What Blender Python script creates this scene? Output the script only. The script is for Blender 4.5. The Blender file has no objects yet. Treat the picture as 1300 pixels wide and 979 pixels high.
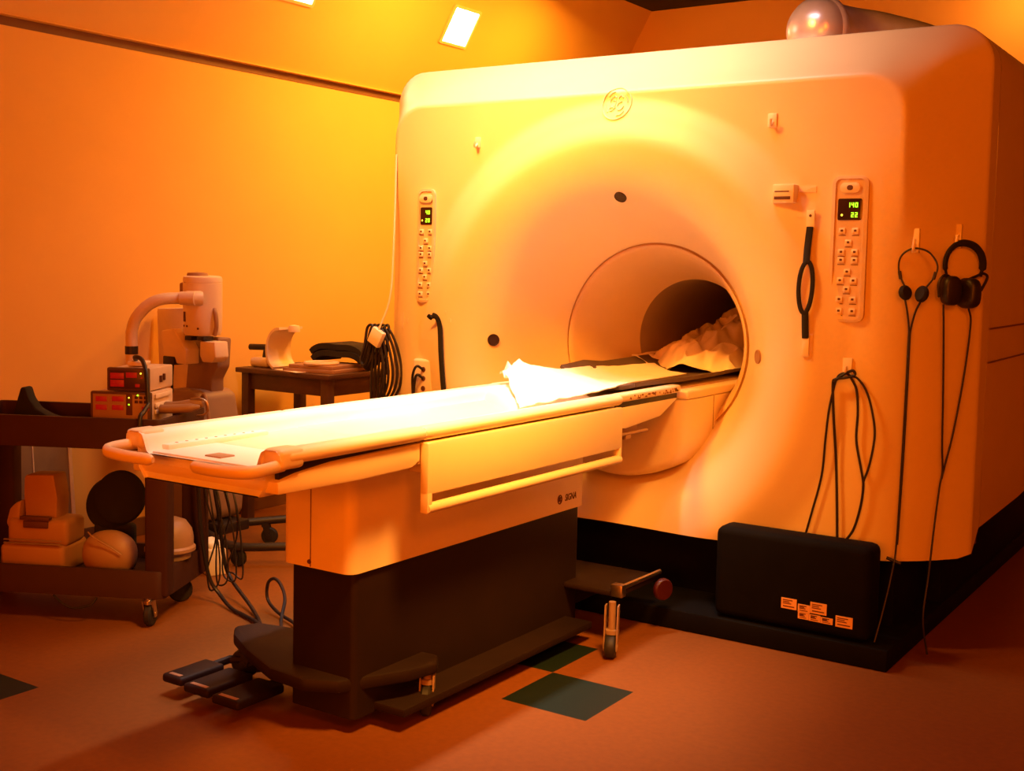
import bpy, bmesh, math, random
from mathutils import Vector, Matrix, noise
random.seed(7)
S = bpy.context.scene
COL = S.collection
PI = math.pi
def R(d): return math.radians(d)

# ------------------------------------------------------------------ materials
def mat(name, color, rough=0.5, metal=0.0, var=0.06, scale=12.0, bump=0.0, bscale=200.0, emit=None, estr=0.0, spec=0.5, sheen=0.0):
    m = bpy.data.materials.new(name); m.use_nodes = True
    nt = m.node_tree; b = nt.nodes['Principled BSDF']
    b.inputs['Roughness'].default_value = rough
    b.inputs['Metallic'].default_value = metal
    b.inputs['Specular IOR Level'].default_value = spec
    if sheen: b.inputs['Sheen Weight'].default_value = sheen
    tc = nt.nodes.new('ShaderNodeTexCoord')
    nz = nt.nodes.new('ShaderNodeTexNoise'); nz.inputs['Scale'].default_value = scale; nz.inputs['Detail'].default_value = 4
    nt.links.new(tc.outputs['Object'], nz.inputs['Vector'])
    rp = nt.nodes.new('ShaderNodeValToRGB')
    c = color
    rp.color_ramp.elements[0].position = 0.3; rp.color_ramp.elements[1].position = 0.7
    rp.color_ramp.elements[0].color = (c[0]*(1-var), c[1]*(1-var), c[2]*(1-var), 1)
    rp.color_ramp.elements[1].color = (min(1,c[0]*(1+var)), min(1,c[1]*(1+var)), min(1,c[2]*(1+var)), 1)
    nt.links.new(nz.outputs['Fac'], rp.inputs['Fac'])
    nt.links.new(rp.outputs['Color'], b.inputs['Base Color'])
    if bump:
        n2 = nt.nodes.new('ShaderNodeTexNoise'); n2.inputs['Scale'].default_value = bscale; n2.inputs['Detail'].default_value = 3
        nt.links.new(tc.outputs['Object'], n2.inputs['Vector'])
        bp = nt.nodes.new('ShaderNodeBump'); bp.inputs['Strength'].default_value = bump; bp.inputs['Distance'].default_value = 0.002
        nt.links.new(n2.outputs['Fac'], bp.inputs['Height']); nt.links.new(bp.outputs['Normal'], b.inputs['Normal'])
    if emit:
        b.inputs['Emission Color'].default_value = (*emit, 1); b.inputs['Emission Strength'].default_value = estr
    return m

M = {}
M['wall'] = mat('wall_paint', (.80,.50,.15), .65, var=.02, scale=3, bump=.25, bscale=350)
M['soffit'] = mat('soffit_paint', (.78,.50,.15), .65, var=.02, scale=3, bump=.15, bscale=300)
M['black_ceiling'] = mat('black_ceiling', (.015,.010,.008), .9)
M['trim'] = mat('trim_groove', (.16,.07,.03), .6)
M['floor'] = mat('floor_vinyl', (.215,.070,.011), .42, var=.10, scale=45, bump=.05, bscale=80)
M['green'] = mat('green_vinyl', (.006,.016,.008), .45, var=.15, scale=60)
M['shell'] = mat('scanner_shell', (.84,.70,.46), .42, var=.015, scale=6, bump=.10, bscale=500)
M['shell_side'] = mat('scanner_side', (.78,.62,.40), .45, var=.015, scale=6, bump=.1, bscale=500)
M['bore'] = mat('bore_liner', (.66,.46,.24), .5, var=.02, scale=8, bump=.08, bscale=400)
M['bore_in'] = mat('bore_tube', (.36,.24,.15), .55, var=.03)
M['seam'] = mat('seam', (.20,.10,.05), .7)
M['table'] = mat('table_plastic', (.85,.71,.47), .40, var=.015, scale=8, bump=.06, bscale=300)
M['tray'] = mat('tray_plastic', (.92,.86,.76), .42, var=.012, scale=8)
M['base'] = mat('table_base', (.014,.006,.004), .6, var=.1, spec=.25)
M['plinth'] = mat('plinth_paint', (.0045,.004,.004), .75, var=.15, spec=.08)
M['rubber'] = mat('rubber', (.012,.010,.009), .6)
M['black'] = mat('black_plastic', (.016,.011,.010), .45)
M['cable'] = mat('cable_rubber', (.014,.010,.009), .45)
M['foam'] = mat('black_foam', (.012,.010,.009), .9, bump=.4, bscale=300)
M['metal'] = mat('steel', (.60,.52,.42), .30, metal=1.0)
M['duct'] = mat('duct_metal', (.82,.76,1.0), .28, metal=.5, var=.08)
M['pad'] = mat('vinyl_pad', (.10,.065,.05), .55)
M['cloth'] = mat('sheet_cloth', (.92,.88,.82), .9, bump=.2, bscale=500, var=.02)
M['linen'] = mat('linen_cloth', (.93,.78,.56), .95, bump=.2, bscale=400, var=.05)
M['chip'] = mat('chipped_paint', (.30,.13,.06), .8)
M['ink'] = mat('ink', (.10,.03,.015), .6)
M['groove'] = mat('emblem', (.80,.66,.46), .5)
M['panel'] = mat('panel_membrane', (.70,.54,.38), .5)
M['button'] = mat('button_cream', (.84,.70,.50), .45)
M['display'] = mat('display_glass', (.035,.014,.008), .2)
M['led_green'] = mat('led_green', (.2,.5,.02), .4, emit=(.38,1.0,.02), estr=2.2)
M['led_yellow'] = mat('led_yellow', (.5,.45,.05), .4, emit=(1.0,.75,.05), estr=2.0)
M['led_red'] = mat('led_red', (.16,.004,.004), .4, var=.3, scale=90, emit=(1.0,.010,.006), estr=.20)
M['tape'] = mat('clear_tape', (.86,.74,.54), .25)
M['hook'] = mat('hook_plastic', (.92,.84,.70), .25)
M['cart'] = mat('cart_plastic', (.045,.014,.007), .6, var=.08, spec=.25, bump=.15, bscale=200)
M['case_dark'] = mat('monitor_case', (.10,.045,.025), .45)
M['case_light'] = mat('monitor_side', (.72,.56,.40), .45)
M['win_dark'] = mat('monitor_window', (.06,.02,.012), .35)
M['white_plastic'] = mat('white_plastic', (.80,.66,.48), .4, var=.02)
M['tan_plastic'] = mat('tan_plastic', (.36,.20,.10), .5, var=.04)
M['grey_plastic'] = mat('grey_plastic', (.30,.19,.12), .5, var=.05)
M['grey_board'] = mat('grey_board', (.26,.17,.10), .6)
M['wood'] = mat('dark_wood', (.075,.030,.015), .5, var=.25, scale=9, bump=.15, bscale=60)
M['paper'] = mat('paper', (.80,.68,.55), .8)
M['brown_folder'] = mat('brown_cover', (.34,.19,.12), .7)
M['sticker'] = mat('sticker', (.75,.42,.16), .6)
M['red_rubber'] = mat('red_rubber', (.05,.002,.002), .5)
M['lamp'] = mat('lamp_diffuser', (.9,.9,.85), .4, emit=(1.0,.80,.45), estr=14)
M['lamp_frame'] = mat('lamp_frame', (.80,.66,.40), .5)
M['coil_beige_shaded'] = mat('coil_beige_shaded', (.40,.20,.075), .5, var=.04)  # beige darkened so the shade on the lower cart shelf sits in the colour
M['outlet'] = mat('outlet_plate', (.80,.66,.46), .4)

# ------------------------------------------------------------------ builders
ROOT = {}
def thing(name, label, cat, loc, group=None):
    o = bpy.data.objects.new(name, None); COL.objects.link(o); o.empty_display_size = .1
    o.location = loc; o['label'] = label; o['category'] = cat
    if group: o['group'] = group
    ROOT[o] = Vector(loc); return o
def obj(name, bm, m, parent=None, smooth=40, loc=None):
    base = ROOT[parent] if parent else Vector(loc if loc else (0,0,0))
    bmesh.ops.recalc_face_normals(bm, faces=bm.faces)
    bmesh.ops.translate(bm, verts=bm.verts, vec=-base)
    me = bpy.data.meshes.new(name); bm.to_mesh(me); bm.free()
    ms = m if isinstance(m, (list,tuple)) else [m]
    for x in ms: me.materials.append(M[x])
    if smooth:
        me.polygons.foreach_set('use_smooth', [True]*len(me.polygons))
        me.set_sharp_from_angle(angle=R(smooth))
    o = bpy.data.objects.new(name, me); COL.objects.link(o)
    if parent: o.parent = parent
    else: o.location = base
    ROOT[o] = base; return o
def tag(o, label, cat, group=None):
    o['label'] = label; o['category'] = cat
    if group: o['group'] = group
    return o
def lab(o, label): o['label'] = label; return o
def struct(name, bm, m, smooth=40):
    o = obj(name, bm, m, None, smooth); o['kind'] = 'structure'; return o
def BM(): return bmesh.new()
def bevel(bm, geom_faces, w, seg=2):
    es = list({e for f in geom_faces for e in f.edges})
    if w > 0: bmesh.ops.bevel(bm, geom=es, offset=w, segments=seg, profile=.5, affect='EDGES', clamp_overlap=True)
def box(bm, x0,x1,y0,y1,z0,z1, bev=.004, mtx=None, seg=2, mi=0):
    t = BM()
    v = [t.verts.new(p) for p in [(x0,y0,z0),(x1,y0,z0),(x1,y1,z0),(x0,y1,z0),(x0,y0,z1),(x1,y0,z1),(x1,y1,z1),(x0,y1,z1)]]
    for f in [(0,3,2,1),(4,5,6,7),(0,1,5,4),(1,2,6,5),(2,3,7,6),(3,0,4,7)]: t.faces.new([v[i] for i in f])
    bevel(t, list(t.faces), bev, seg)
    merge(bm, t, mtx, mi); return bm
def merge(bm, t, mtx=None, mi=0):
    if mtx: bmesh.ops.transform(t, matrix=mtx, verts=t.verts)
    t.verts.index_update()
    vs = [bm.verts.new(v.co) for v in t.verts]
    for f in t.faces:
        try:
            nf = bm.faces.new([vs[v.index] for v in f.verts]); nf.material_index = mi or f.material_index
        except ValueError: pass
    t.free()
def prism(bm, pts, axis, a, b, bev=0, mtx=None, seg=2, mi=0):
    """polygon pts in the two other axes (order x,y,z without axis), extruded from a to b"""
    t = BM()
    def P(p, q):
        if axis == 0: return (q, p[0], p[1])
        if axis == 1: return (p[0], q, p[1])
        return (p[0], p[1], q)
    lo = [t.verts.new(P(p,a)) for p in pts]; hi = [t.verts.new(P(p,b)) for p in pts]
    n = len(pts)
    t.faces.new(lo[::-1]); t.faces.new(hi)
    for i in range(n): t.faces.new([lo[i], lo[(i+1)%n], hi[(i+1)%n], hi[i]])
    bmesh.ops.recalc_face_normals(t, faces=t.faces)
    if bev: bevel(t, list(t.faces), bev, seg)
    merge(bm, t, mtx, mi); return bm
def crm(pts, n=8, closed=False):
    P = [Vector(p) for p in pts]; out = []
    N = len(P); rng = range(N if closed else N-1)
    for i in rng:
        p0 = P[(i-1)%N] if (closed or i>0) else P[0]*2-P[1]
        p1 = P[i]; p2 = P[(i+1)%N]
        p3 = P[(i+2)%N] if (closed or i+2<N) else P[-1]*2-P[-2]
        for k in range(n):
            t = k/n
            out.append(.5*((2*p1)+(-p0+p2)*t+(2*p0-5*p1+4*p2-p3)*t*t+(-p0+3*p1-3*p2+p3)*t**3))
    if not closed: out.append(P[-1])
    return out
def tube(bm, pts, r, seg=10, closed=False, flat=None, up=None, caps=True, mi=0):
    """sweep; r float or list; flat=(ra,rb) elliptical with 'up' reference"""
    P = [Vector(p) for p in pts]; n = len(P); rings = []
    prev = None
    for i in range(n):
        if closed: d = P[(i+1)%n]-P[i-1]
        else: d = P[min(i+1,n-1)]-P[max(i-1,0)]
        if d.length < 1e-9: d = Vector((0,0,1))
        d.normalize()
        if up is not None: ref = Vector(up)
        elif prev is None: ref = Vector((0,0,1)) if abs(d.z)<.9 else Vector((1,0,0))
        else: ref = prev
        a = ref - d*ref.dot(d)
        if a.length < 1e-6: a = d.orthogonal()
        a.normalize(); b = d.cross(a); prev = a
        rr = r[i] if isinstance(r, (list,tuple)) else r
        ra, rb = (flat if flat else (1,1))
        rings.append([bm.verts.new(P[i]+a*(rr*ra*math.cos(2*PI*k/seg))+b*(rr*rb*math.sin(2*PI*k/seg))) for k in range(seg)])
    m = n if closed else n-1
    for i in range(m):
        A = rings[i]; B = rings[(i+1)%n]
        for k in range(seg):
            f = bm.faces.new([A[k],A[(k+1)%seg],B[(k+1)%seg],B[k]]); f.material_index = mi
    if caps and not closed:
        bm.faces.new(rings[0][::-1]).material_index = mi; bm.faces.new(rings[-1]).material_index = mi
    return bm
def lathe(bm, prof, origin, axis=(0,0,1), seg=32, a0=0, a1=2*PI, mi=0):
    """prof: list of (r, h) along axis"""
    ax = Vector(axis).normalized(); u = ax.orthogonal().normalized(); v = ax.cross(u); O = Vector(origin)
    full = abs(a1-a0-2*PI) < 1e-6; cnt = seg if full else seg+1
    rings = []
    for r,h in prof:
        if r < 1e-6: rings.append([bm.verts.new(O+ax*h)])
        else: rings.append([bm.verts.new(O+ax*h+(u*math.cos(a0+(a1-a0)*k/seg)+v*math.sin(a0+(a1-a0)*k/seg))*r) for k in range(cnt)])
    for A,B in zip(rings, rings[1:]):
        for k in range(seg):
            k2 = (k+1)%cnt
            if len(A)==1 and len(B)==1: continue
            if len(A)==1: f = bm.faces.new([A[0],B[k2],B[k]])
            elif len(B)==1: f = bm.faces.new([A[k],A[k2],B[0]])
            else: f = bm.faces.new([A[k],A[k2],B[k2],B[k]])
            f.material_index = mi
    return bm
def rrect(x0,x1,y0,y1,r,n=5):
    out = []
    for cx,cy,a in ((x1-r,y1-r,0),(x0+r,y1-r,90),(x0+r,y0+r,180),(x1-r,y0+r,270)):
        for k in range(n+1):
            t = R(a+90*k/n); out.append((cx+r*math.cos(t), cy+r*math.sin(t)))
    return out
def quadgrid(bm, f, nu, nv, thick=0):
    V = [[bm.verts.new(f(i/nu, j/nv)) for j in range(nv+1)] for i in range(nu+1)]
    for i in range(nu):
        for j in range(nv): bm.faces.new([V[i][j],V[i+1][j],V[i+1][j+1],V[i][j+1]])
    if thick:
        bmesh.ops.recalc_face_normals(bm, faces=bm.faces)
        bmesh.ops.solidify(bm, geom=list(bm.faces), thickness=thick)
    return bm
def text_bm(s, size, mtx, ext=.0008, shear=0.0, bold=0.0):
    cu = bpy.data.curves.new('t','FONT'); cu.body = s; cu.size = size; cu.extrude = ext; cu.shear = shear; cu.offset = bold
    cu.align_x = 'LEFT'; cu.resolution_u = 4
    o = bpy.data.objects.new('t', cu); COL.objects.link(o)
    dg = bpy.context.evaluated_depsgraph_get(); me = bpy.data.meshes.new_from_object(o.evaluated_get(dg))
    bm = BM(); bm.from_mesh(me); bmesh.ops.transform(bm, matrix=mtx, verts=bm.verts)
    bpy.data.objects.remove(o); bpy.data.curves.remove(cu); bpy.data.meshes.remove(me)
    return bm
SEG7 = {'0':'abcdef','1':'bc','2':'abged','4':'fgbc','8':'abcdefg','3':'abgcd','6':'afgedc','9':'abcdfg','5':'afgcd','7':'abc'}
def seg7(bm, s, w, h, pos, sw=.12):
    """digits in local x(right), z(up); pos(x,z)->Vector world"""
    for i,ch in enumerate(s):
        ox = i*w*1.45
        t = h*sw
        L = {'a':(0,w,h-t,h),'g':(0,w,h/2-t/2,h/2+t/2),'d':(0,w,0,t),'f':(0,t,h/2,h),'b':(w-t,w,h/2,h),'e':(0,t,0,h/2),'c':(w-t,w,0,h/2)}
        for k in SEG7[ch]:
            x0,x1,z0,z1 = L[k]
            q = []
            for dy in (0,.0006):
                q.append([bm.verts.new(pos(ox+x,z,dy)) for x,z in ((x0,z0),(x1,z0),(x1,z1),(x0,z1))])
            bm.faces.new(q[0]); bm.faces.new(q[1])
            for a in range(4): bm.faces.new([q[0][a],q[0][(a+1)%4],q[1][(a+1)%4],q[1][a]])
    return bm

# ------------------------------------------------------------------ room
bm = BM()
XL, YB, ZT = -4.70, 8.0, 2.34
# floor of vinyl squares, a few of them dark green
xs = sorted({-4.70,-3.565,-3.26,-2.345,-2.04,-1.735,2.6}|{round(-2.04+.305*k,3) for k in range(-8,16)})
ys_ = sorted({-2.6,1.93,2.235,3.03,3.335,3.64,8.0}|{round(3.335+.305*k,3) for k in range(-19,16)})
g = [(-2.04,-1.735,3.03,3.335),(-2.345,-2.04,3.335,3.64),(-3.565,-3.26,1.93,2.235)]
V = {(i,j): bm.verts.new((x,y,0)) for i,x in enumerate(xs) for j,y in enumerate(ys_)}
for i in range(len(xs)-1):
    for j in range(len(ys_)-1):
        f = bm.faces.new([V[i,j],V[i+1,j],V[i+1,j+1],V[i,j+1]])
        cx,cy = (xs[i]+xs[i+1])/2,(ys_[j]+ys_[j+1])/2
        if any(a<cx<b and c<cy<d for a,b,c,d in g): f.material_index = 1
struct('floor', bm, ['floor','green'], 0)
bm = BM(); box(bm, XL-.12,XL,-2.6,YB,0,ZT-.008,0); struct('wall_left', bm, 'wall',0)
bm = BM(); box(bm, XL-.6,2.7,YB,YB+.12,0,3.3,0); struct('wall_back', bm, 'wall',0)
bm = BM(); box(bm, 2.6,2.72,-2.6,YB,0,3.3,0); struct('wall_right', bm, 'wall',0)
bm = BM(); box(bm, XL-.12,2.72,-2.72,-2.6,0,3.3,0); struct('wall_front', bm, 'wall',0)
bm = BM(); box(bm, XL-.2,2.7,-2.7,YB+.1,3.24,3.34,0); struct('ceiling', bm, 'black_ceiling',0)
# sloped soffit above the left wall
SL = math.tan(R(30))
bm = BM(); prism(bm, [(XL+.03,ZT+.035),(XL+.03+SL*.9,ZT+.935),(XL-.1,ZT+.935),(XL-.1,ZT+.035)], 1, -2.6, YB)
struct('ceiling_slope', bm, 'soffit',0)
bm = BM()
box(bm, XL-.10,XL+.004,-2.6,YB,ZT-.008,ZT+.031,0)
struct('trim_1', bm, 'trim',0)
bm = BM(); prism(bm, [(XL+.0,ZT+.035),(XL+.045,ZT+.035),(XL+.045,ZT+.030),(XL+.0,ZT+.030)],1,-2.6,YB)
struct('trim_2', bm, 'soffit',0)
bm = BM(); box(bm, XL,XL+.012,-2.6,YB,0,.09,.003); struct('baseboard_left', bm, 'trim',0)

# recessed square lamps in the slope
def downlight(y, label):
    z = 2.80; x = XL+.03+(z-ZT-.035)*SL
    t = thing('ceiling_light', label, 'ceiling light', (x,y,z), 'square lamps in the sloped ceiling')
    n = Vector((.866,0,-.5)); up = Vector((.5,0,.866)); yy = Vector((0,1,0))
    mt = Matrix((( yy.x,up.x,n.x,x),(yy.y,up.y,n.y,y),(yy.z,up.z,n.z,z),(0,0,0,1)))
    b = BM()
    o_ = rrect(-.135,.135,-.125,.125,.008,2); i_ = rrect(-.118,.118,-.108,.108,.006,2)
    for h0,h1 in ((.012,.012),):
        A=[b.verts.new(Vector((p[0],p[1],.010))) for p in o_]; B=[b.verts.new(Vector((p[0],p[1],.012))) for p in i_]
        C_=[b.verts.new(Vector((p[0],p[1],-.002))) for p in o_]; D=[b.verts.new(Vector((p[0],p[1],-.002))) for p in i_]
        k=len(o_)
        for i in range(k):
            j=(i+1)%k
            for q in ((A[i],A[j],B[j],B[i]),(A[i],C_[i],C_[j],A[j]),(B[i],B[j],D[j],D[i]),(C_[i],D[i],D[j],C_[j])): b.faces.new(q)
    bmesh.ops.transform(b, matrix=mt, verts=b.verts); obj('frame', b, 'lamp_frame', t)
    b = BM(); box(b,-.118,.118,-.108,.108,0,.006,.002); bmesh.ops.transform(b, matrix=mt, verts=b.verts); obj('diffuser', b, 'lamp', t)
downlight(5.97, 'square recessed lamp in the sloped ceiling nearest the scanner top')
downlight(4.60, 'square recessed lamp cut by the top edge of the photo')

# ------------------------------------------------------------------ MRI scanner
XC, ZC, F = -2.33, 1.03, 4.2
HW, ZTOP, RCO, ZB = 1.35, 2.25, .15, .33
PR = [(.433,.377),(.47,.30),(.52,.195),(.56,.115),(.595,.06),(.66,.0),(.74,-.038),(.83,-.05),(.92,-.022),(1.0,0),(9,0)]
def lip(r):
    n = len(PR); m = [0]*n
    for i in range(1,n-1): m[i] = (PR[i+1][1]-PR[i-1][1])/(PR[i+1][0]-PR[i-1][0])
    m[0] = (PR[1][1]-PR[0][1])/(PR[1][0]-PR[0][0]); m[-2] = m[-1] = 0
    if r <= PR[0][0]: return PR[0][1]
    for i in range(n-1):
        if r <= PR[i+1][0]:
            h = PR[i+1][0]-PR[i][0]; t = (r-PR[i][0])/h
            return (2*t**3-3*t*t+1)*PR[i][1]+(t**3-2*t*t+t)*h*m[i]+(-2*t**3+3*t*t)*PR[i+1][1]+(t**3-t*t)*h*m[i+1]
    return 0
def edge_d(x,z):
    qx = abs(x-XC)-(HW-RCO); qz = z-(ZTOP-RCO)
    if qx>0 and qz>0: return RCO-math.hypot(qx,qz)
    return RCO-max(qx,qz)
def inner_sd(x,z):
    # signed distance to the flat field of the face (rounded upper corners)
    hx, zt, r = 1.125, 2.045, .14
    qx = abs(x-XC)-(hx-r); qz = z-(zt-r)
    return math.hypot(max(qx,0),max(qz,0))+min(max(qx,qz),0)-r
def face_y(x,z):
    d = edge_d(x,z); k = min(1,max(0,(z-1.35)/.5)); k = k*k*(3-2*k)
    si = inner_sd(x,z); fr = si/(si+max(d,1e-4)) if si>0 else 0
    lin = .29*fr*fr/(fr+.05)*1.05; soft = .29*max(0,1-d/.36)**2
    return F+lip(math.hypot(x-XC,z-ZC))+lin*k+soft*(1-k)
scan = thing('mri_scanner', 'huge cream scanner housing with round bore and headphones hung on its face', 'scanner', (XC,5.2,0))
bm = BM()
NT = 360
def ray_len(c,s,off):
    # distance along (c,s) from centre to the outline inset by off
    lo,hi = .4,2.2
    for _ in range(40):
        m_ = (lo+hi)/2
        if edge_d(XC+c*m_, ZC+s*m_) > off and (ZC+s*m_) > ZB: lo = m_
        else: hi = m_
    return lo
def crease_len(c,s):
    lo,hi = .4,2.2
    for _ in range(40):
        m_ = (lo+hi)/2
        if inner_sd(XC+c*m_, ZC+s*m_) < 0: lo = m_
        else: hi = m_
    return lo
cols = []
NA, NB = 64, 26
for k in range(NT):
    a = 2*PI*k/NT; c,s = math.cos(a), math.sin(a)
    ro = ray_len(c,s,0.0); rc = min(crease_len(c,s), ro*.985)
    col = []
    for i in range(NA):
        r = .433+(rc-.433)*i/NA; x,z = XC+c*r, ZC+s*r; col.append((x,face_y(x,z),z))
    for i in range(NB+1):
        r = rc+(ro-rc)*i/NB; x,z = XC+c*r, ZC+s*r; col.append((x,face_y(x,z),z))
    x,z = XC+c*ro, ZC+s*ro
    y0 = col[-1][1]; ye = 4.60
    # turn the corner onto the side
    col.append((x,y0+.02 if z<ZB+.01 else y0+.012,z))
    col.append((x,ye,z if z>.45 else .42+(z-ZB)*.25))
    cols.append([bm.verts.new(p) for p in col])
for k in range(NT):
    A = cols[k]; B = cols[(k+1)%NT]
    for i in range(len(A)-1): bm.faces.new([A[i],A[i+1],B[i+1],B[i]])
front = obj('front_cover', bm, 'shell', scan, 50)
# side / rear body: rounded top outline, a thin seam behind the front cover
def body_outline(inset, zb):
    x0,x1 = XC-HW+inset, XC+HW-inset; zt = ZTOP-inset
    pts = [(x0,zb),(x1,zb)]
    for cx,a0 in ((x1-RCO,0),(x0+RCO,90)):
        for i in range(9):
            t = R(a0+90*i/8); pts.append((cx+RCO*math.cos(t), zt-RCO+RCO*math.sin(t)))
    return pts
bm = BM()
so, si = body_outline(.008,.36), body_outline(.10,.42)
SA = [[bm.verts.new((p[0],y,p[1])) for p in q] for q,y in ((so,4.585),(so,4.605),(si,4.605),(si,4.585))]
for A,B in zip(SA, SA[1:]+SA[:1]):
    for i in range(len(A)): bm.faces.new([A[i],A[(i+1)%len(A)],B[(i+1)%len(A)],B[i]])
obj('seam', bm, 'seam', scan)
bm = BM()
def body_sec(y, inset, zb): return [bm.verts.new((p[0],y,p[1])) for p in body_outline(inset,zb)]
secs = [body_sec(4.605,.0,.42),body_sec(4.61,-.0,.42),body_sec(5.3,.0,.43),body_sec(6.55,.05,.43),body_sec(6.62,.12,.45)]
for A,B in zip(secs,secs[1:]):
    n = len(A)
    for i in range(n): bm.faces.new([A[i],A[(i+1)%n],B[(i+1)%n],B[i]])
body = obj('side_cover', bm, 'shell_side', scan, 35)
bm = BM()
t_ = BM()
prism(bm, [(XC+HW-.002,1.03),(XC+HW+.004,1.03),(XC+HW+.004,1.036),(XC+HW-.002,1.036)],1,4.61,6.5)
prism(bm, [(XC+HW-.002,1.155),(XC+HW+.004,1.155),(XC+HW+.004,1.161),(XC+HW-.002,1.161)],1,4.61,6.5)
obj('panel_seam', bm, 'seam', scan)
# bore
bm = BM()
lathe(bm, [(.433,.377),(.433,.385),(.424,.388),(.424,.372),(.418,.372),(.405,.39),(.375,.46),(.335,.58),(.30,.70),(.282,.765),(.278,.776)], (XC,F,ZC),(0,1,0),128)
liner = obj('bore_funnel', bm, 'bore', scan, 60)
bm = BM()
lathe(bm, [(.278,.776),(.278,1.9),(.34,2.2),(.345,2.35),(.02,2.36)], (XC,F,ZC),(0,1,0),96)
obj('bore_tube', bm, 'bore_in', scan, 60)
# small holes on the flare (alignment ports)
for a,nm in ((90,'top'),(180,'left'),(0,'right')):
    r = .608; x = XC+r*math.cos(R(a)); z = ZC+r*math.sin(R(a))
    e=.01; y = face_y(x,z)
    nx = -(face_y(x+e,z)-face_y(x-e,z))/(2*e); nz = -(face_y(x,z+e)-face_y(x,z-e))/(2*e)
    n = Vector((-nx*-1,-1,-nz*-1)); n = Vector(( (face_y(x+e,z)-face_y(x-e,z))/(2*e), -1, (face_y(x,z+e)-face_y(x,z-e))/(2*e))).normalized()
    bm = BM(); lathe(bm, [(.0,.004),(.021,.004),(.023,.006),(.026,.006),(.027,-.01),(0,-.01)], (x,y,z), n, 24)
    o = obj('alignment_port', bm, 'display' if nm!='right' else 'tan_plastic', scan)
# emblem: embossed round monogram
def ring_pts(cx,cz,r,y,n=40): return [(cx+r*math.cos(2*PI*k/n),y,cz+r*math.sin(2*PI*k/n)) for k in range(n)]
def monogram(bm, P, s, tr):
    """script style letters in a circle; P(x,z)->3d, s = radius, tr = stroke radius"""
    def st(pts): tube(bm, crm([P(x*s,z*s) for x,z in pts],6), tr, 6)
    st([(-.05,.42),(-.22,.52),(-.48,.30),(-.50,-.02),(-.30,-.20),(-.10,.0),(-.12,.22),(-.30,.22)])
    st([(-.10,.02),(-.16,-.30),(-.36,-.46),(-.52,-.34),(-.36,-.22),(-.05,-.28)])
    st([(.44,.40),(.28,.54),(.10,.38),(.18,.16),(.36,.14),(.16,.06),(.04,-.18),(.18,-.42),(.40,-.38),(.54,-.16)])
    st([(-.62,.52),(-.40,.74),(-.12,.80)]); st([(.62,-.52),(.40,-.74),(.12,-.80)])
    st([(.60,.54),(.74,.30),(.80,.05)]); st([(-.60,-.54),(-.74,-.30),(-.80,-.05)])
bm = BM()
ly = lambda x,z: face_y(x,z)
tube(bm, [ (p[0],ly(p[0],p[2])-.001,p[2]) for p in ring_pts(XC,2.0,.064,0)], .0035, 8, True)
monogram(bm, lambda x,z:(XC+x,ly(XC+x,2.0+z)-.001,2.0+z), .06, .0028)
em = obj('emblem', bm, 'groove', scan)
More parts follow.
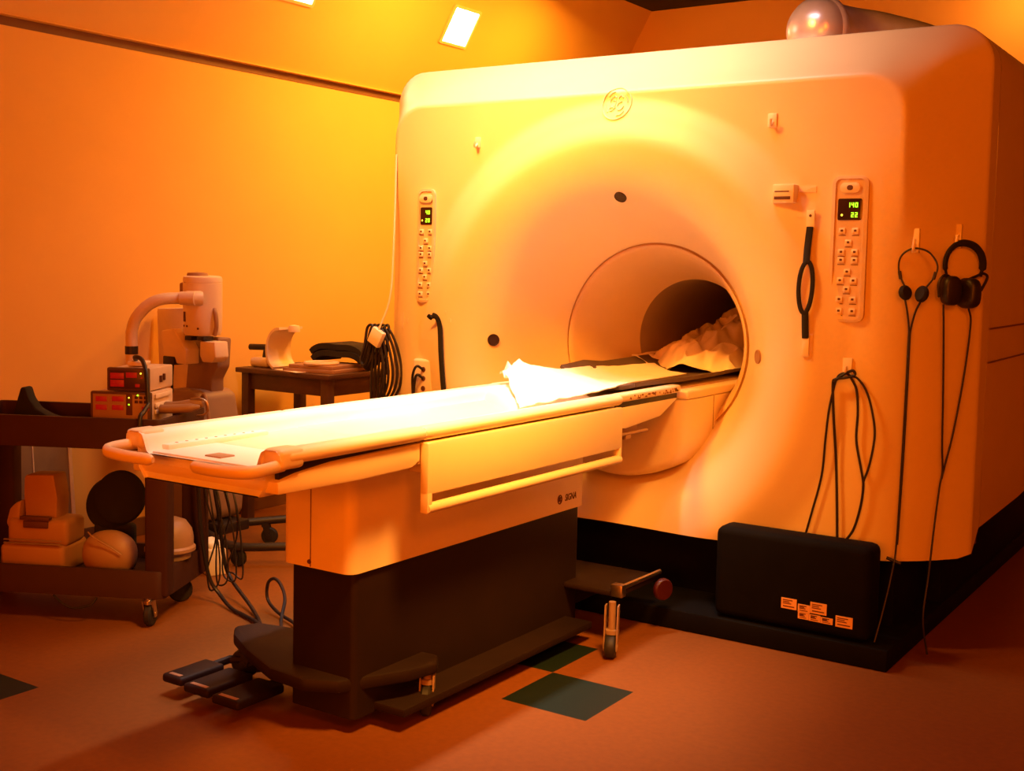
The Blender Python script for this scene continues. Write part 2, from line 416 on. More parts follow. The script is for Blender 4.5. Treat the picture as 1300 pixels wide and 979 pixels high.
# control panels
def panel(cx, top, bottom, up_digits, low_digits, hw):
    cz = (top+bottom)/2
    e=.05
    # panel plane follows the face
    ya = face_y(cx, top-.05)-.004; yb = face_y(cx, bottom+.05)-.004
    def P(x,z,dy=0):
        f = (z-bottom)/(top-bottom); return Vector((cx+x, yb+(ya-yb)*f-dy, z))
    b = BM(); o_ = rrect(-hw,hw,bottom,top,.028,5); i_ = rrect(-hw+.010,hw-.010,bottom+.010,top-.010,.02,5)
    A=[b.verts.new(P(x,z,-.012)) for x,z in o_]; B=[b.verts.new(P(x,z,.006)) for x,z in o_]; C_=[b.verts.new(P(x*.96,z,.008)) for x,z in i_]; D=[b.verts.new(P(x*.96,z,.002)) for x,z in i_]
    n=len(o_)
    for U,W in ((A,B),(B,C_),(C_,D)):
        for i in range(n): b.faces.new([U[i],U[(i+1)%n],W[(i+1)%n],W[i]])
    b.faces.new(D)
    pn = obj('control_panel', b, 'panel', scan, 50)
    def pad(b, x,z,w,h,t0,t1,r=.003):
        o_ = rrect(x-w/2,x+w/2,z-h/2,z+h/2,r,3)
        A=[b.verts.new(P(px,pz,t0)) for px,pz in o_]; B=[b.verts.new(P(px,pz,t1-.001)) for px,pz in o_]; C_=[b.verts.new(P(x+(px-x)*.9,z+(pz-z)*.9,t1)) for px,pz in o_]
        n=len(o_)
        for U,W in ((A,B),(B,C_)):
            for i in range(n): b.faces.new([U[i],U[(i+1)%n],W[(i+1)%n],W[i]])
        b.faces.new(C_)
    b = BM(); pad(b,0,top-.042,.072,.036,.001,.012,.017); bt=obj('stop_button', b, 'button', pn)
    b = BM(); pad(b,0,top-.042,.022,.018,.011,.0135,.008); obj('button_mark', b, 'ink', pn)
    dz = top-.118
    b = BM(); pad(b,0,dz,hw*1.32,.076,.001,.006,.006); lab(obj('display', b, 'display', pn),'dark display window')
    b = BM(); w=.0095
    for s_,zz in ((up_digits,dz+.007),(low_digits,dz-.028)):
        wid=(len(s_)-1)*w*1.45+w; x0=hw*.45-wid
        seg7(b, s_, w, .017, lambda x,z,dy,x0=x0,zz=zz: P(x0+x,zz+z,.0065+dy), .17)
    lab(obj('digits', b, 'led_green', pn, 0),'green glowing digits')
    b = BM(); pad(b,-hw*.42,dz-.020,.008,.008,.006,.0075,.004); lab(obj('indicator_dot', b, 'led_yellow', pn),'small yellow indicator dot')
    L = top-bottom
    rows = [(.36,2),(.43,1),(.49,2),(.54,2),(.62,1),(.68,2),(.755,1),(.82,2),(.915,2)]
    rows = [(.375,2),(.455,1),(.52,2),(.575,2),(.655,1),(.715,2),(.775,1),(.845,2),(.925,2)]
    for fz,nb in rows:
        z = top-fz*L
        for x in ((-.024,.024) if nb==2 else (0,)):
            b = BM(); pad(b,x,z,.024,.021,.001,.008,.004); ob=obj('button', b, 'button', pn)
            b = BM(); pad(b,x,z+.001,.010,.008,.0075,.0088,.002); pad(b,x,z-.016,.026,.0025,.001,.0030,.001); obj('button_mark', b, 'ink', pn)
    return pn
lab(panel(-3.273,1.682,1.182,'40','20',.048),'narrow keypad panel at the left of the bore')
lab(panel(-1.378,1.695,1.178,'140','22',.065),'keypad panel with green digits at the right of the bore')
# adhesive hooks
def hook(x,z,h=.045,w=.026,prong=True):
    y = face_y(x,z)
    b = BM(); box(b,x-w/2,x+w/2,y-.006,y+.012,z-h/2,z+h/2,.002)
    if prong:
        tube(b, crm([(x,y-.004,z-h*.15),(x,y-.022,z-h*.42),(x+.004,y-.034,z-h*.25),(x+.006,y-.036,z+h*.05)],6), .0055, 8)
    return obj('adhesive_hook', b, 'hook', scan)
hook(-3.005,1.876); hook(-1.68,1.904,.05,.034); hook(-1.165,1.470,.085,.028); hook(-1.052,1.490,.085,.026); hook(-1.364,1.020,.06,.034)
# box, tapes, tabs on the face
bm = BM(); y=face_y(-1.61,1.635); box(bm,-1.655,-1.572,y-.032,y+.02,1.60,1.668,.005)
wb = obj('call_box', bm, 'button', scan)
bm = BM(); box(bm,-1.645,-1.59,y-.034,y-.030,1.640,1.644,.0005); box(bm,-1.646,-1.585,y-.034,y-.030,1.613,1.624,.0005); obj('box_slot', bm, 'ink', wb)
def tape(x0,x1,z0,z1):
    b = BM(); xm=(x0+x1)/2; zm=(z0+z1)/2; e=.001
    pts=[(x0,z0),(x1,z0),(x1,z1),(x0,z1)]
    A=[b.verts.new((x,face_y(x,z)-.0025,z)) for x,z in pts]; B=[b.verts.new((x,face_y(x,z)+.004,z)) for x,z in pts]
    b.faces.new(A); b.faces.new(B)
    for i in range(4): b.faces.new([A[i],A[(i+1)%4],B[(i+1)%4],B[i]])
    return obj('tape_strip', b, 'tape', scan)
tape(-1.565,-1.505,1.640,1.662); tape(-1.565,-1.505,1.548,1.565); tape(-1.515,-1.480,1.06,1.13)
tape(-3.20,-3.125,1.138,1.152); tape(-3.185,-3.10,1.102,1.118); tape(-3.44,-3.38,1.085,1.105); tape(-3.43,-3.415,1.06,1.13)
# outlet plate
bm = BM(); y = face_y(-3.27,.86); box(bm,-3.325,-3.215,y-.018,y+.02,.70,.93,.012,seg=3); ot=obj('outlet_plate', bm, 'outlet', scan)
for z in (.885,.845,.80):
    bm = BM(); lathe(bm, [(0,.003),(.010,.003),(.012,0),(.012,-.004)], (-3.262,y-.019,z),(0,-1,0),14)
    obj('socket', bm, 'ink', ot)
bm = BM(); tube(bm, crm([(-3.262,y-.02,.885),(-3.275,y-.05,.90),(-3.30,y-.045,.86),(-3.308,y-.035,.80),(-3.305,y-.03,.72)],8), .006, 8)
tube(bm, crm([(-3.262,y-.02,.845),(-3.275,y-.045,.862),(-3.293,y-.04,.83),(-3.30,y-.035,.76),(-3.295,y-.03,.70)],8), .006, 8)
lab(obj('plug_cord', bm, 'cable', ot),'black plug cords')
# plinth
bm = BM(); box(bm,-3.53,-1.13,4.015,6.6,0,.075,.006); obj('plinth', bm, 'plinth', scan)
bm = BM(); box(bm,-3.46,-1.20,4.32,6.5,.07,.40,.01); box(bm,-1.5,-1.14,4.75,6.5,.07,.425,.01); obj('magnet_foot', bm, 'plinth', scan)
# front box under the cover with stickers
bm = BM(); box(bm,-1.78,-1.20,4.03,4.16,.08,.415,.03,seg=3); fb = obj('filter_box', bm, 'plinth', scan)
def sticker(x0,x1,z1,z0,lines):
    b = BM(); box(b,x0,x1,4.0275,4.034,z0,z1,.0); o = obj('sticker', b, 'sticker', fb)
    if lines:
        b = BM(); h=z1-z0
        for i,(f,l) in enumerate(lines): box(b,x0+.006,x0+.006+(x1-x0-.012)*l,4.0269,4.0280,z1-h*f-.0016,z1-h*f+.0016,0)
        box(b,x0+.007,x1-.008,4.0269,4.0280,z0+h*.18,z0+h*.28,0)
        lab(obj('sticker_print', b, 'ink', o, 0),'small printed lines')

for x0,x1,z1,z0 in ((-1.515,-1.458,.193,.155),(-1.453,-1.409,.180,.152),(-1.452,-1.412,.151,.128),(-1.408,-1.349,.195,.155),(-1.411,-1.370,.150,.127),(-1.369,-1.326,.148,.126),(-1.316,-1.256,.163,.124)):
    sticker(x0,x1,z1,z0,[(.18,.8),(.34,.55),(.5,.7)])
# vent pipe on top
bm = BM()
lathe(bm, [(0,0),(.06,.006),(.105,.03),(.132,.065),(.138,.10),(.138,.16)], (-1.90,5.02,2.40), (.35,.93,.02), 32)
tube(bm, crm([(-1.845,5.16,2.402),(-1.78,5.32,2.40),(-1.66,5.42,2.38),(-1.45,5.47,2.30),(-1.30,5.48,2.15)],8), .128, 28)
lathe(bm, [(.138,.0),(.145,.01),(.145,.03),(.138,.04)], (-1.855,5.13,2.401), (.4,.9,.03), 32)
box(bm,-2.0,-1.85,5.03,5.14,2.20,2.30,.01)
lab(obj('vent_pipe', bm, 'duct', scan),'shiny metal vent pipe elbow')
# docking bridge inside the flare
bm = BM()
hull = []
W=.297
for i in range(-16,17):
    a = W*i/16; e = max(0,(abs(a)-.255)/(W-.255))
    hull.append((XC+a, .502+.078*(a/.27)**2+.045*(1-math.sqrt(max(0,1-e*e)))))
hull = [(XC-W,.835),(XC-W,.68)]+hull+[(XC+W,.68),(XC+W,.835)]
secs=[]
for y,ins in ((4.262,.045),(4.266,.028),(4.276,.012),(4.295,.003),(4.32,0),(4.55,0),(4.98,0)):
    k=(W-ins)/W
    secs.append([bm.verts.new((XC+(p[0]-XC)*k, y, p[1]+(ins*.6 if p[1]<.8 else 0))) for p in hull])
for A,B in zip(secs,secs[1:]):
    n=len(A)
    for i in range(n): bm.faces.new([A[i],A[(i+1)%n],B[(i+1)%n],B[i]])
bm.faces.new(secs[0]); bm.faces.new(secs[-1])
br = obj('docking_bridge', bm, 'shell', scan, 50)
bm = BM(); box(bm,XC-W+.0,XC+W+.002,4.30,5.02,.836,.872,.010,seg=3); obj('bridge_rail', bm, 'shell', br)
bm = BM(); box(bm,-2.56,-2.10,4.30,5.9,.85,.878,.004); obj('bridge_deck', bm, 'bore', br)
bm = BM(); box(bm,XC+W-.001,XC+W+.001,4.545,4.549,.60,.835,0); obj('bridge_seam', bm, 'seam', br)

# ------------------------------------------------------------------ patient table
TX = -2.345
tab = thing('patient_table', 'cream wheeled patient table docked in front of the scanner bore', 'table', (TX,3.0,0))
# cradle: a U-section sweep from Y=2.07 to 3.8
def cradle_sec(y, s=1.0, dz=0):
    h = [(.215,.772),(.238,.80),(.243,.858),(.280,.862),(.290,.870),(.288,.884),(.275,.893),(.238,.893),(.224,.886),(.217,.872),(.207,.846),(.195,.838)]
    p = h + [(-a,z) for a,z in h[::-1]]
    return [(TX+a*s, y, z+dz) for a,z in p]
bm = BM(); secs=[]
for y,s in ((2.085,.985),(2.075,.99),(2.085,1.0),(2.12,1.0),(2.64,1.0),(2.66,1.0),(3.79,1.0),(3.795,.99)):
    secs.append([bm.verts.new(p) for p in cradle_sec(y,s)])
for A,B in zip(secs,secs[1:]):
    n=len(A)
    for i in range(n): bm.faces.new([A[i],A[(i+1)%n],B[(i+1)%n],B[i]])
n=len(secs[0])
for sct in (secs[0],secs[-1]):
    bm.faces.new([sct[i] for i in (0,1,2,9,10,11,12,13,14,21,22,23)])
    bm.faces.new([sct[i] for i in (2,3,4,5,6,7,8,9)])
    bm.faces.new([sct[i] for i in (14,15,16,17,18,19,20,21)])
cr = obj('cradle', bm, 'tray', tab, 40)
# raised front apron of the cradle & inner ledge
bm = BM(); box(bm,TX-.20,TX+.20,2.09,2.30,.836,.844,.003); box(bm,TX-.212,TX-.18,2.13,2.50,.836,.858,.006); obj('cradle_liner', bm, 'tray', cr)
bm = BM()
for i in range(9): lathe(bm,[(0,.0015),(.004,.001),(.0045,-.001)],(TX-.196,2.17+i*.035,.858),(0,0,1),8)
obj('rivet', bm, 'tan_plastic', cr)
bm = BM(); box(bm,TX-.03,TX+.03,2.12,2.17,.843,.848,.002); obj('release_plate', bm, 'tan_plastic', cr)
# rail caps (rounded tubes along both top edges)
for sx in (-1,1):
    for y0,y1 in ((2.10,2.645),(2.65,3.80)):
        bm = BM(); tube(bm, [(TX+sx*.268,y,.876) for y in (y0,y0+.01,y1-.01,y1)], [.018,.021,.021,.019], 16, flat=(1.0,1.3), up=(0,0,1)); obj('rail', bm, 'table', tab)
# sliding extension that reaches into the flare
for sx in (-1,1):
    x = TX+sx*.268
    bm = BM(); box(bm,x-.026,x+.022,3.79,4.285,.866,.897,.010,seg=3); ex=obj('extension_rail', bm, 'table', tab)
    if sx>0:
        bm = BM(); random.seed(5)
        for i in range(30):
            y = 3.84+.40*random.random()**.6; w=.004+.022*random.random()**2; zz=.872+.012*random.random()
            prism(bm,[(y,zz),(y+w,zz-.002),(y+w*1.1,zz+.004),(y+w*.4,zz+.006)],0,x,x+.0227)
        lab(obj('worn_paint', bm, 'chip', ex,0),'brown chips in the rail paint')
    bm = BM(); prism(bm, [(3.80,.772),(3.84,.768),(4.116,.788),(4.262,.846),(3.80,.846)],0,min(x,x+sx*.018),max(x,x+sx*.018),.003); obj('extension_plate', bm, 'table', tab)
    bm = BM(); box(bm,x-.012,x+.010,3.80,4.27,.845,.868,.001); lab(obj('plate_gap_shade', bm, 'black', tab),'black strip drawn as shade in the gap above the plate')  # solid black strip paints the shade between rail and plate
bm = BM(); box(bm,-2.56,-2.13,3.79,4.258,.83,.858,.004); obj('extension_deck', bm, 'table', tab)
bm = BM(); box(bm,-2.115,-2.075,3.84,3.96,.735,.778,.005); box(bm,-2.09,-2.068,3.86,3.90,.722,.742,.004); tube(bm,[(-2.072,3.80,.745),(-2.072,4.03,.742)],.006,8); lab(obj('latch', bm, 'tan_plastic', tab),'small brown latch')
# grips at the front end
for sx in (-1,1):
    bm = BM()
    x = TX+sx*.272
    P = crm([(x,2.10,.856),(x+sx*.004,2.06,.855),(x+sx*.004,2.02,.853),(x-sx*.012,1.992,.851),(x-sx*.05,1.980,.849),(x-sx*.12,1.978,.847),(x-sx*.20,1.988,.846)],8)
    tube(bm, P, [.016]*(len(P)-2)+[.014,.008], 12, flat=(1.0,.75), up=(0,0,1)); obj('grip', bm, 'table', tab)
# handles' cheek blocks
for sx in (-1,1):
    bm = BM(); box(bm,TX+sx*.258-.034,TX+sx*.258+.034,2.074,2.16,.845,.898,.014,seg=3)
    obj('end_block', bm, 'table', tab)
# support beam below the cradle
bm = BM()
prism(bm, [(2.085,.783),(2.083,.815),(2.155,.829),(2.284,.841),(2.645,.850),(2.645,.80),(2.61,.782),(2.39,.778)],0,TX-.272,TX+.272,.006)
obj('support_beam', bm, 'table', tab)
bm = BM(); 
for sx in (-1,1):
    bm = BM(); box(bm,TX+sx*.252-.008,TX+sx*.252+.006,2.10,2.645,.815,.861,.001)
    lab(obj('beam_gap_shade', bm, 'black', tab),'black strip drawn as shade in the gap under the rail')  # black box stands in for shade in the open slit over the beam
# pedestal covers
PX0,PX1,PY0,PY1 = -2.475,-2.20,2.50,3.80
def plan(x0,x1,y0,y1,r): return rrect(x0,x1,y0,y1,r,6)
bm = BM(); prism(bm, plan(PX0,PX1,PY0,PY1,.035), 2, .475, .80); pc = obj('pedestal_cover', bm, 'table', tab, 50)
bm = BM(); box(bm,PX0+.118,PX0+.121,PY0-.0015,PY0+.004,.478,.76,0); lab(obj('cover_seam', bm, 'seam', pc),'thin vertical seam')
bm = BM(); lathe(bm,[(0,.003),(.006,.003),(.007,0),(.007,-.003)],(PX0+.115,PY0-.001,.492),(0,-1,0),12); obj('screw', bm, 'ink', pc)
# upper deck hidden behind the drop panel
bm = BM(); box(bm,-2.60,-2.08,2.646,3.78,.785,.850,.006); box(bm,-2.2,-2.07,2.75,2.80,.74,.79,.004); box(bm,-2.2,-2.07,3.60,3.65,.74,.79,.004); obj('deck', bm, 'table', tab)
# drop-down side rail with slot and lower bar
bm = BM()
box(bm,-2.075,-2.045,2.645,3.79,.702,.852,.006)
sr = obj('side_rail', bm, 'table', tab)
bm = BM(); tube(bm, [(-2.056,2.65,.662),(-2.056,3.785,.662)], .0155, 14)
box(bm,-2.0745,-2.0455,2.646,2.668,.648,.73,.004); box(bm,-2.0745,-2.0455,3.774,3.789,.648,.73,.004); obj('side_rail_bar', bm, 'table', sr)
# logo and name on the pedestal
bm = BM()
ring=[(PX1+.0005,3.617+.0135*math.cos(2*PI*k/28),.521+.0155*math.sin(2*PI*k/28)) for k in range(28)]
tube(bm, ring, .0022, 6, True)
monogram(bm, lambda x,z:(PX1+.0005,3.617+x,.521+z), .014, .0016)
obj('logo', bm, 'ink', pc)
mt = Matrix(((0,0,1,PX1-.0002),(1,0,0,3.652),(0,1,0,.5105),(0,0,0,1)))
bm = text_bm('SIGNA', .034, mt, .0012, .25, .0006)
bmesh.ops.scale(bm, vec=(1,.80,1), verts=bm.verts, space=Matrix.Translation((0,-3.652,0)))
obj('name_letters', bm, 'ink', pc, 0)
# dark base
bm = BM(); prism(bm, plan(PX0+.012,PX1-.012,PY0+.03,PY1-.02,.02), 2, .045, .48); obj('base_column', bm, 'base', tab, 50)
bm = BM(); box(bm,-2.60,-2.10,2.62,3.7,.05,.075,.005); obj('base_plate', bm, 'base', tab)
# outrigger plate with casters
bm = BM(); prism(bm, [(-2.80,2.62),(-2.86,2.68),(-2.83,2.76),(-2.46,2.84),(-2.16,2.86),(-2.12,2.80),(-2.14,2.70),(-2.24,2.50),(-2.34,2.45),(-2.48,2.46),(-2.66,2.54)],2,.125,.165,.012); obj('outrigger', bm, 'base', tab)
def caster(parent, x,y,top,r=.05,w=.028,ang=0,wheelmat='rubber',forkmat='black'):
    c,s=math.cos(ang),math.sin(ang); ax=Vector((-s,c,0)); off=Vector((c,s,0))*.02
    b = BM(); o=Vector((x,y,r))+off
    lathe(b, [(.008,-w/2-.001),(r*.55,-w/2),(r*.88,-w/2),(r,-w/2+.006),(r,w/2-.006),(r*.88,w/2),(r*.55,w/2),(.008,w/2+.001)], o, ax, 28); 
    wh = obj('caster_wheel', b, wheelmat, parent)
    b = BM()
    for sgn in (-1,1):
        q = o+ax*(sgn*(w/2+.005))
        mt = Matrix(((off.x/.02,ax.x,0,q.x),(off.y/.02,ax.y,0,q.y),(0,0,1,q.z),(0,0,0,1)))
        prism(b, [(-.011,-.013),(.011,-.013),(.013,0),(-.004,top-r-.008),(-.036,top-r-.008)],1,-.0025,.0025,0,mt)
    lathe(b,[(0,0),(w*.75,0),(w*.75,.014),(.013,.016),(.013,top-2*r+.002 if top-2*r>.02 else .02),(0,top-2*r+.002 if top-2*r>.02 else .02)],(x,y,min(2*r+.002,top-.02)),(0,0,1),20)
    lathe(b,[(0,-w/2-.009),(.009,-w/2-.009),(.009,w/2+.009),(0,w/2+.009)],o,ax,12)
    obj('caster_fork', b, forkmat, parent); return wh
caster(tab,-2.80,2.70,.13,.048,.03,R(200)); caster(tab,-2.155,2.80,.13,.045,.03,R(-60),'rubber','grey_plastic')
# pedals
for px0,px1,py0,py1 in ((-2.905,-2.815,2.42,2.60),(-2.785,-2.675,2.40,2.59),(-2.645,-2.53,2.385,2.58)):
    bm=BM(); box(bm,px0,px1,py0,py1,.042,.070,.010,None,3); xm=(px0+px1)/2
    tube(bm,[(xm,py1-.03,.056),(xm,py1+.06,.058),(xm+.35*(-2.45-xm),2.74,.062)],.014,8); pd=obj('pedal', bm, 'base', tab)
    bm=BM(); box(bm,px0+.02,px1-.02,py0+.012,py0+.026,.0692,.0712,.0008); lab(obj('pedal_mark', bm, 'tan_plastic', pd),'pale mark line')
# docking end under the scanner
bm=BM(); box(bm,-2.56,-1.985,3.68,4.0,.185,.205,.005); box(bm,-2.45,-2.22,3.6,4.0,.10,.19,.005); obj('dock_plate', bm, 'base', tab)
bm=BM(); tube(bm,[(-1.99,3.69,.215),(-1.985,4.0,.215)],.010,8); box(bm,-2.01,-1.965,3.665,3.70,.19,.235,.004); lab(obj('dock_edge', bm, 'metal', tab),'worn metal edge')
caster(tab,-1.965,3.60,.19,.040,.034,R(-70),'rubber','grey_plastic')
bm=BM(); lathe(bm,[(.0,-.012),(.036,-.012),(.041,-.006),(.041,.006),(.036,.012),(.0,.012)],(-1.945,3.95,.165),(.9,-.43,0),28); lab(obj('dock_wheel', bm, 'red_rubber', tab),'dark red wheel')

# ------------------------------------------------------------------ pad, sheets
def pad_z(x,y):
    c = (x+2.335)/.235; c=max(-1,min(1,c))
    far = max(0,-c)**2.6; near = max(0,c)**2.6
    return .876+.062*far+.028*near+.004*math.sin(5*y+1.0)*abs(c)+.014*far*max(0,1-abs(y-4.38)/.16)
def pad_sec(u,v):
    y0 = 4.20-.22*u; y = y0+(5.95-y0)*v
    x = -2.335+(u-.5)*.47
    return Vector((x,y,pad_z(x,y)))
bm=BM(); quadgrid(bm, pad_sec, 24, 60, .014)
tag(obj('mattress_pad', bm, 'pad', None, 60), 'thin dark pad with upturned edges lying on the bridge into the bore', 'mattress pad')
def fbm(p,o=4): return noise.fractal(Vector(p), 1.0, 2.0, o)
# long white sheet
def lerp_path(P,v):
    t=v*(len(P)-1); k=min(int(t),len(P)-2); f=t-k
    p0=P[max(k-1,0)];p1=P[k];p2=P[k+1];p3=P[min(k+2,len(P)-1)]
    return .5*((2*p1)+(p2-p0)*f+(2*p0-5*p1+4*p2-p3)*f*f+(3*p1-p0-3*p2+p3)*f**3)
FAR=[Vector(p) for p in ((-2.60,3.79,.925),(-2.575,3.92,.950),(-2.555,4.04,.945),(-2.535,4.24,.920),(-2.525,4.52,.90),(-2.50,4.92,.90))]
NEAR=[Vector(p) for p in ((-2.205,3.36,.872),(-2.155,3.50,.893),(-2.135,3.68,.903),(-2.165,3.93,.905),(-2.255,4.20,.900),(-2.28,4.80,.895))]
def sheet(u,v):
    a=lerp_path(FAR,v); b=lerp_path(NEAR,v); p=a.lerp(b,u); c=2*u-1
    k=max(0,1-v/.62)
    p.z += .035*(1-abs(c)**2.5)*k + (-.012*(1-c*c) if v>.6 else 0)
    f=fbm((p.x*6,p.y*6,.3),3); g_=fbm((p.x*13+3,p.y*11,2.2),2)
    p.z += (.020*(1-abs(f)*2.2)*k + .008*g_*k + .002*f)*(1-.5*u)
    # ridge fold running from far front corner towards the near edge
    dline = abs((v-.12)-.42*u)
    p.z += .018*max(0,1-dline/.07)*k
    # two standing tips at the far edge
    if u<.16:
        p.z += (1-u/.16)*(.040*max(0,1-abs(v-.17)/.06)+.028*max(0,1-abs(v-.08)/.03))
    p.y += .03*fbm((p.x*9,3.3,7.0),2)*k
    y0 = 4.20-.22*((p.x+2.57)/.47)
    if p.y > y0-.12:
        w_ = min(1,(p.y-y0+.12)/.12)
        p.z = max(p.z, pad_z(p.x,p.y)+.016) if w_>=1 else max(p.z,(pad_z(p.x,p.y)+.016)*w_+p.z*(1-w_))
        if w_>=1 and k<.25: p.z = pad_z(p.x,p.y)+.016+.004*abs(f)
    return p
bm=BM(); quadgrid(bm, sheet, 80, 160, .004)
tag(obj('white_sheet', bm, 'cloth', None, 70), 'bright white crumpled sheet with raised tips lying across the patient table end', 'sheet')
def pil(u,v):
    a=Vector((-2.585,3.66,0)).lerp(Vector((-2.56,4.0,0)),v); b=Vector((-2.19,3.33,0)).lerp(Vector((-2.15,3.80,0)),v); p=a.lerp(b,u)
    q=(max(0,1-abs(2*u-1)**5)*max(0,1-abs(2*v-1)**5))**.5
    p.z=.8395+.072*q; return p
bm=BM(); quadgrid(bm, pil, 30, 24, 0)
quadgrid(bm, lambda u,v: Vector((pil(u,v).x,pil(u,v).y,.8390)), 6, 6, 0)
tag(obj('head_pillow', bm, 'cloth', None, 70), 'flat white pillow under the crumpled end of the white sheet', 'pillow')
# heap of cloth in the bore
def heap(u,v):
    y = 4.83+1.2*v; x = -2.345+(u-.5)*.50
    c = 2*u-1
    prof = .02+.30*min(1,v*1.35)**.9
    z = .905+prof*(1-abs(c)**3)*(.65+.35*u)
    a = fbm((x*5.5,y*3.4,1.1),3); b = fbm((x*11,y*8,4.2),2)
    rid = 1-abs(a)*1.9
    z += (.10*rid-.055+.012*b)*min(1,v*6+.25)*(1-abs(c)**4)
    z = max(z,pad_z(x,y)+.014)
    x += .03*b; y += .05*a*(1-v)
    rr = math.hypot(x-XC, z-ZC)
    if rr>.262: s=.262/rr; x=XC+(x-XC)*s; z=ZC+(z-ZC)*s
    return Vector((x,y,z))
bm=BM(); quadgrid(bm, heap, 90, 130, 0)
tag(obj('crumpled_linen', bm, 'linen', None, 80), 'heap of crumpled pale linen inside the dark bore', 'sheet')

# ------------------------------------------------------------------ things hung on the scanner face
def fp(x,z,off): return (x, face_y(x,z)-off, z)
# black strap with an oval eye
st = thing('strap', 'black head strap with oval loop hanging beside the right keypad', 'strap', fp(-1.516,1.53,.012))
bm=BM()
tube(bm, [fp(-1.516,1.515,.010),fp(-1.517,1.44,.012),fp(-1.516,1.385,.014)], .013, 8, flat=(1,.3), up=(1,0,0))
tube(bm, [fp(-1.508,1.21,.014),fp(-1.506,1.16,.012),fp(-1.504,1.115,.010)], .013, 8, flat=(1,.3), up=(1,0,0))
el=[]
for k in range(40):
    a=2*PI*k/40; el.append(fp(-1.512+.023*math.sin(a),1.298+.092*math.cos(a),.014))
tube(bm, el, .009, 8, True, flat=(.9,.5))
obj('band', bm, 'foam', st)
bm=BM(); p=fp(-1.516,1.53,.008); box(bm,p[0]-.015,p[0]+.015,p[1]-.004,p[1]+.006,1.51,1.575,.002); b2=obj('tab', bm, 'hook', st); lab(b2,'white tab with a dark hole')
bm=BM(); lathe(bm,[(0,.001),(.005,.001),(.005,-.002)],(p[0],p[1]-.005,1.555),(0,-1,0),12); obj('tab_hole', bm, 'ink', b2)
bm=BM(); p=fp(-1.503,1.09,.008); box(bm,p[0]-.013,p[0]+.013,p[1]-.003,p[1]+.005,1.05,1.118,.002); lab(obj('end_tab', bm, 'tape', st),'pale end tab')
# small black strap at left
bm=BM()
P=[fp(-3.205,1.116,.03),fp(-3.185,1.128,.03),fp(-3.16,1.122,.022),fp(-3.148,1.08,.012),fp(-3.14,.97,.012),fp(-3.13,.87,.012),fp(-3.12,.79,.012),fp(-3.118,.74,.012)]
tube(bm, crm(P,6), .0135, 8, flat=(1,.28), up=(1,0,.15))
tag(obj('strap', bm, 'foam', None), 'plain black strap hanging left of the bore above the patient table', 'strap')
# light headphones
h1 = thing('headphones', 'thin black headphones with small foam pads on the left hook', 'headphones', fp(-1.165,1.45,.05), 'headphones hung on hooks')
y0=face_y(-1.165,1.45)-.030
bm=BM(); arc=[]
for k in range(25):
    a=R(-38+256*k/24); arc.append((-1.155+.062*math.cos(a)*1.02,y0,1.385+.062*math.sin(a)))
# slim band, opening downward
arc=[]
for x,z in ((-1.178,1.30),(-1.197,1.335),(-1.2105,1.37),(-1.208,1.405),(-1.190,1.43),(-1.158,1.443),(-1.115,1.433),(-1.088,1.405),(-1.078,1.375),(-1.088,1.34),(-1.118,1.30)): arc.append((x,y0-(.010 if z<1.36 else 0),z))
tube(bm, crm(arc,6), .0032, 8); obj('headband', bm, 'metal' if False else 'black', h1)
bm=BM()
for (x,z,dx) in ((-1.2045,1.352,-.4),(-1.084,1.352,.4)):
    tube(bm,[(x-dx*.012,y0-.008,z-.016),(x+dx*.004,y0-.004,z+.010)],.006,8)
obj('slider', bm, 'black', h1)
for x,z,ax,r in ((-1.181,1.288,(.85,-.5,.25),.026),(-1.124,1.285,(-.55,-.8,.2),.029)):
    bm=BM(); lathe(bm,[(0,-.012),(r*.8,-.011),(r,-.004),(r,.004),(r*.8,.011),(0,.012)],(x,y0-.012,z),ax,24); obj('ear_pad', bm, 'foam', h1)
bm=BM()
tube(bm, crm([(-1.181,y0-.012,1.265),(-1.172,y0-.008,1.22),(-1.166,y0,1.16),(-1.166,y0,1.12),(-1.168,y0+.004,.95),(-1.170,y0,.70),(-1.171,y0-.02,.40),(-1.172,y0-.06,.30),(-1.180,y0-.12,.18),(-1.19,y0-.17,.082)],8), .0036, 8)
tube(bm, crm([(-1.126,y0-.012,1.262),(-1.145,y0-.008,1.22),(-1.160,y0,1.16),(-1.162,y0,1.12),(-1.164,y0+.004,.95),(-1.166,y0,.70),(-1.168,y0-.02,.40)],8), .0036, 8)
tube(bm, [(-1.200,y0-.03,.350),(-1.172,y0-.03,.342),(-1.150,y0-.03,.336)], .006, 8)
obj('cord', bm, 'cable', h1)
# big headphones
h2 = thing('headphones', 'bulky black ear-cup headphones on the right hook', 'headphones', fp(-1.03,1.47,.05), 'headphones hung on hooks')
y0=face_y(-1.04,1.47)-.045
y2=lambda x: face_y(x,1.3)-.040
bm=BM(); arc=[]
for x,z in ((-1.068,1.345),(-1.074,1.39),(-1.067,1.43),(-1.050,1.457),(-1.028,1.466),(-1.002,1.456),(-.984,1.428),(-.978,1.39),(-.983,1.35)): arc.append((x,y2(x),z))
P=crm(arc,6); n=len(P)
tube(bm, P, [.006+.007*(abs(2*i/(n-1)-1)<.85)*(1 if i/(n-1)>.42 else .75) for i in range(n)], 10, flat=(.8,1)); obj('headband', bm, 'foam', h2)
bm=BM()
tube(bm, crm([(-1.084,y2(-1.084)-.01,1.275),(-1.086,y2(-1.086)-.012,1.32),(-1.076,y2(-1.076)-.012,1.348),(-1.060,y2(-1.060)-.012,1.348),(-1.046,y2(-1.046)-.012,1.325)],6), .005, 8)
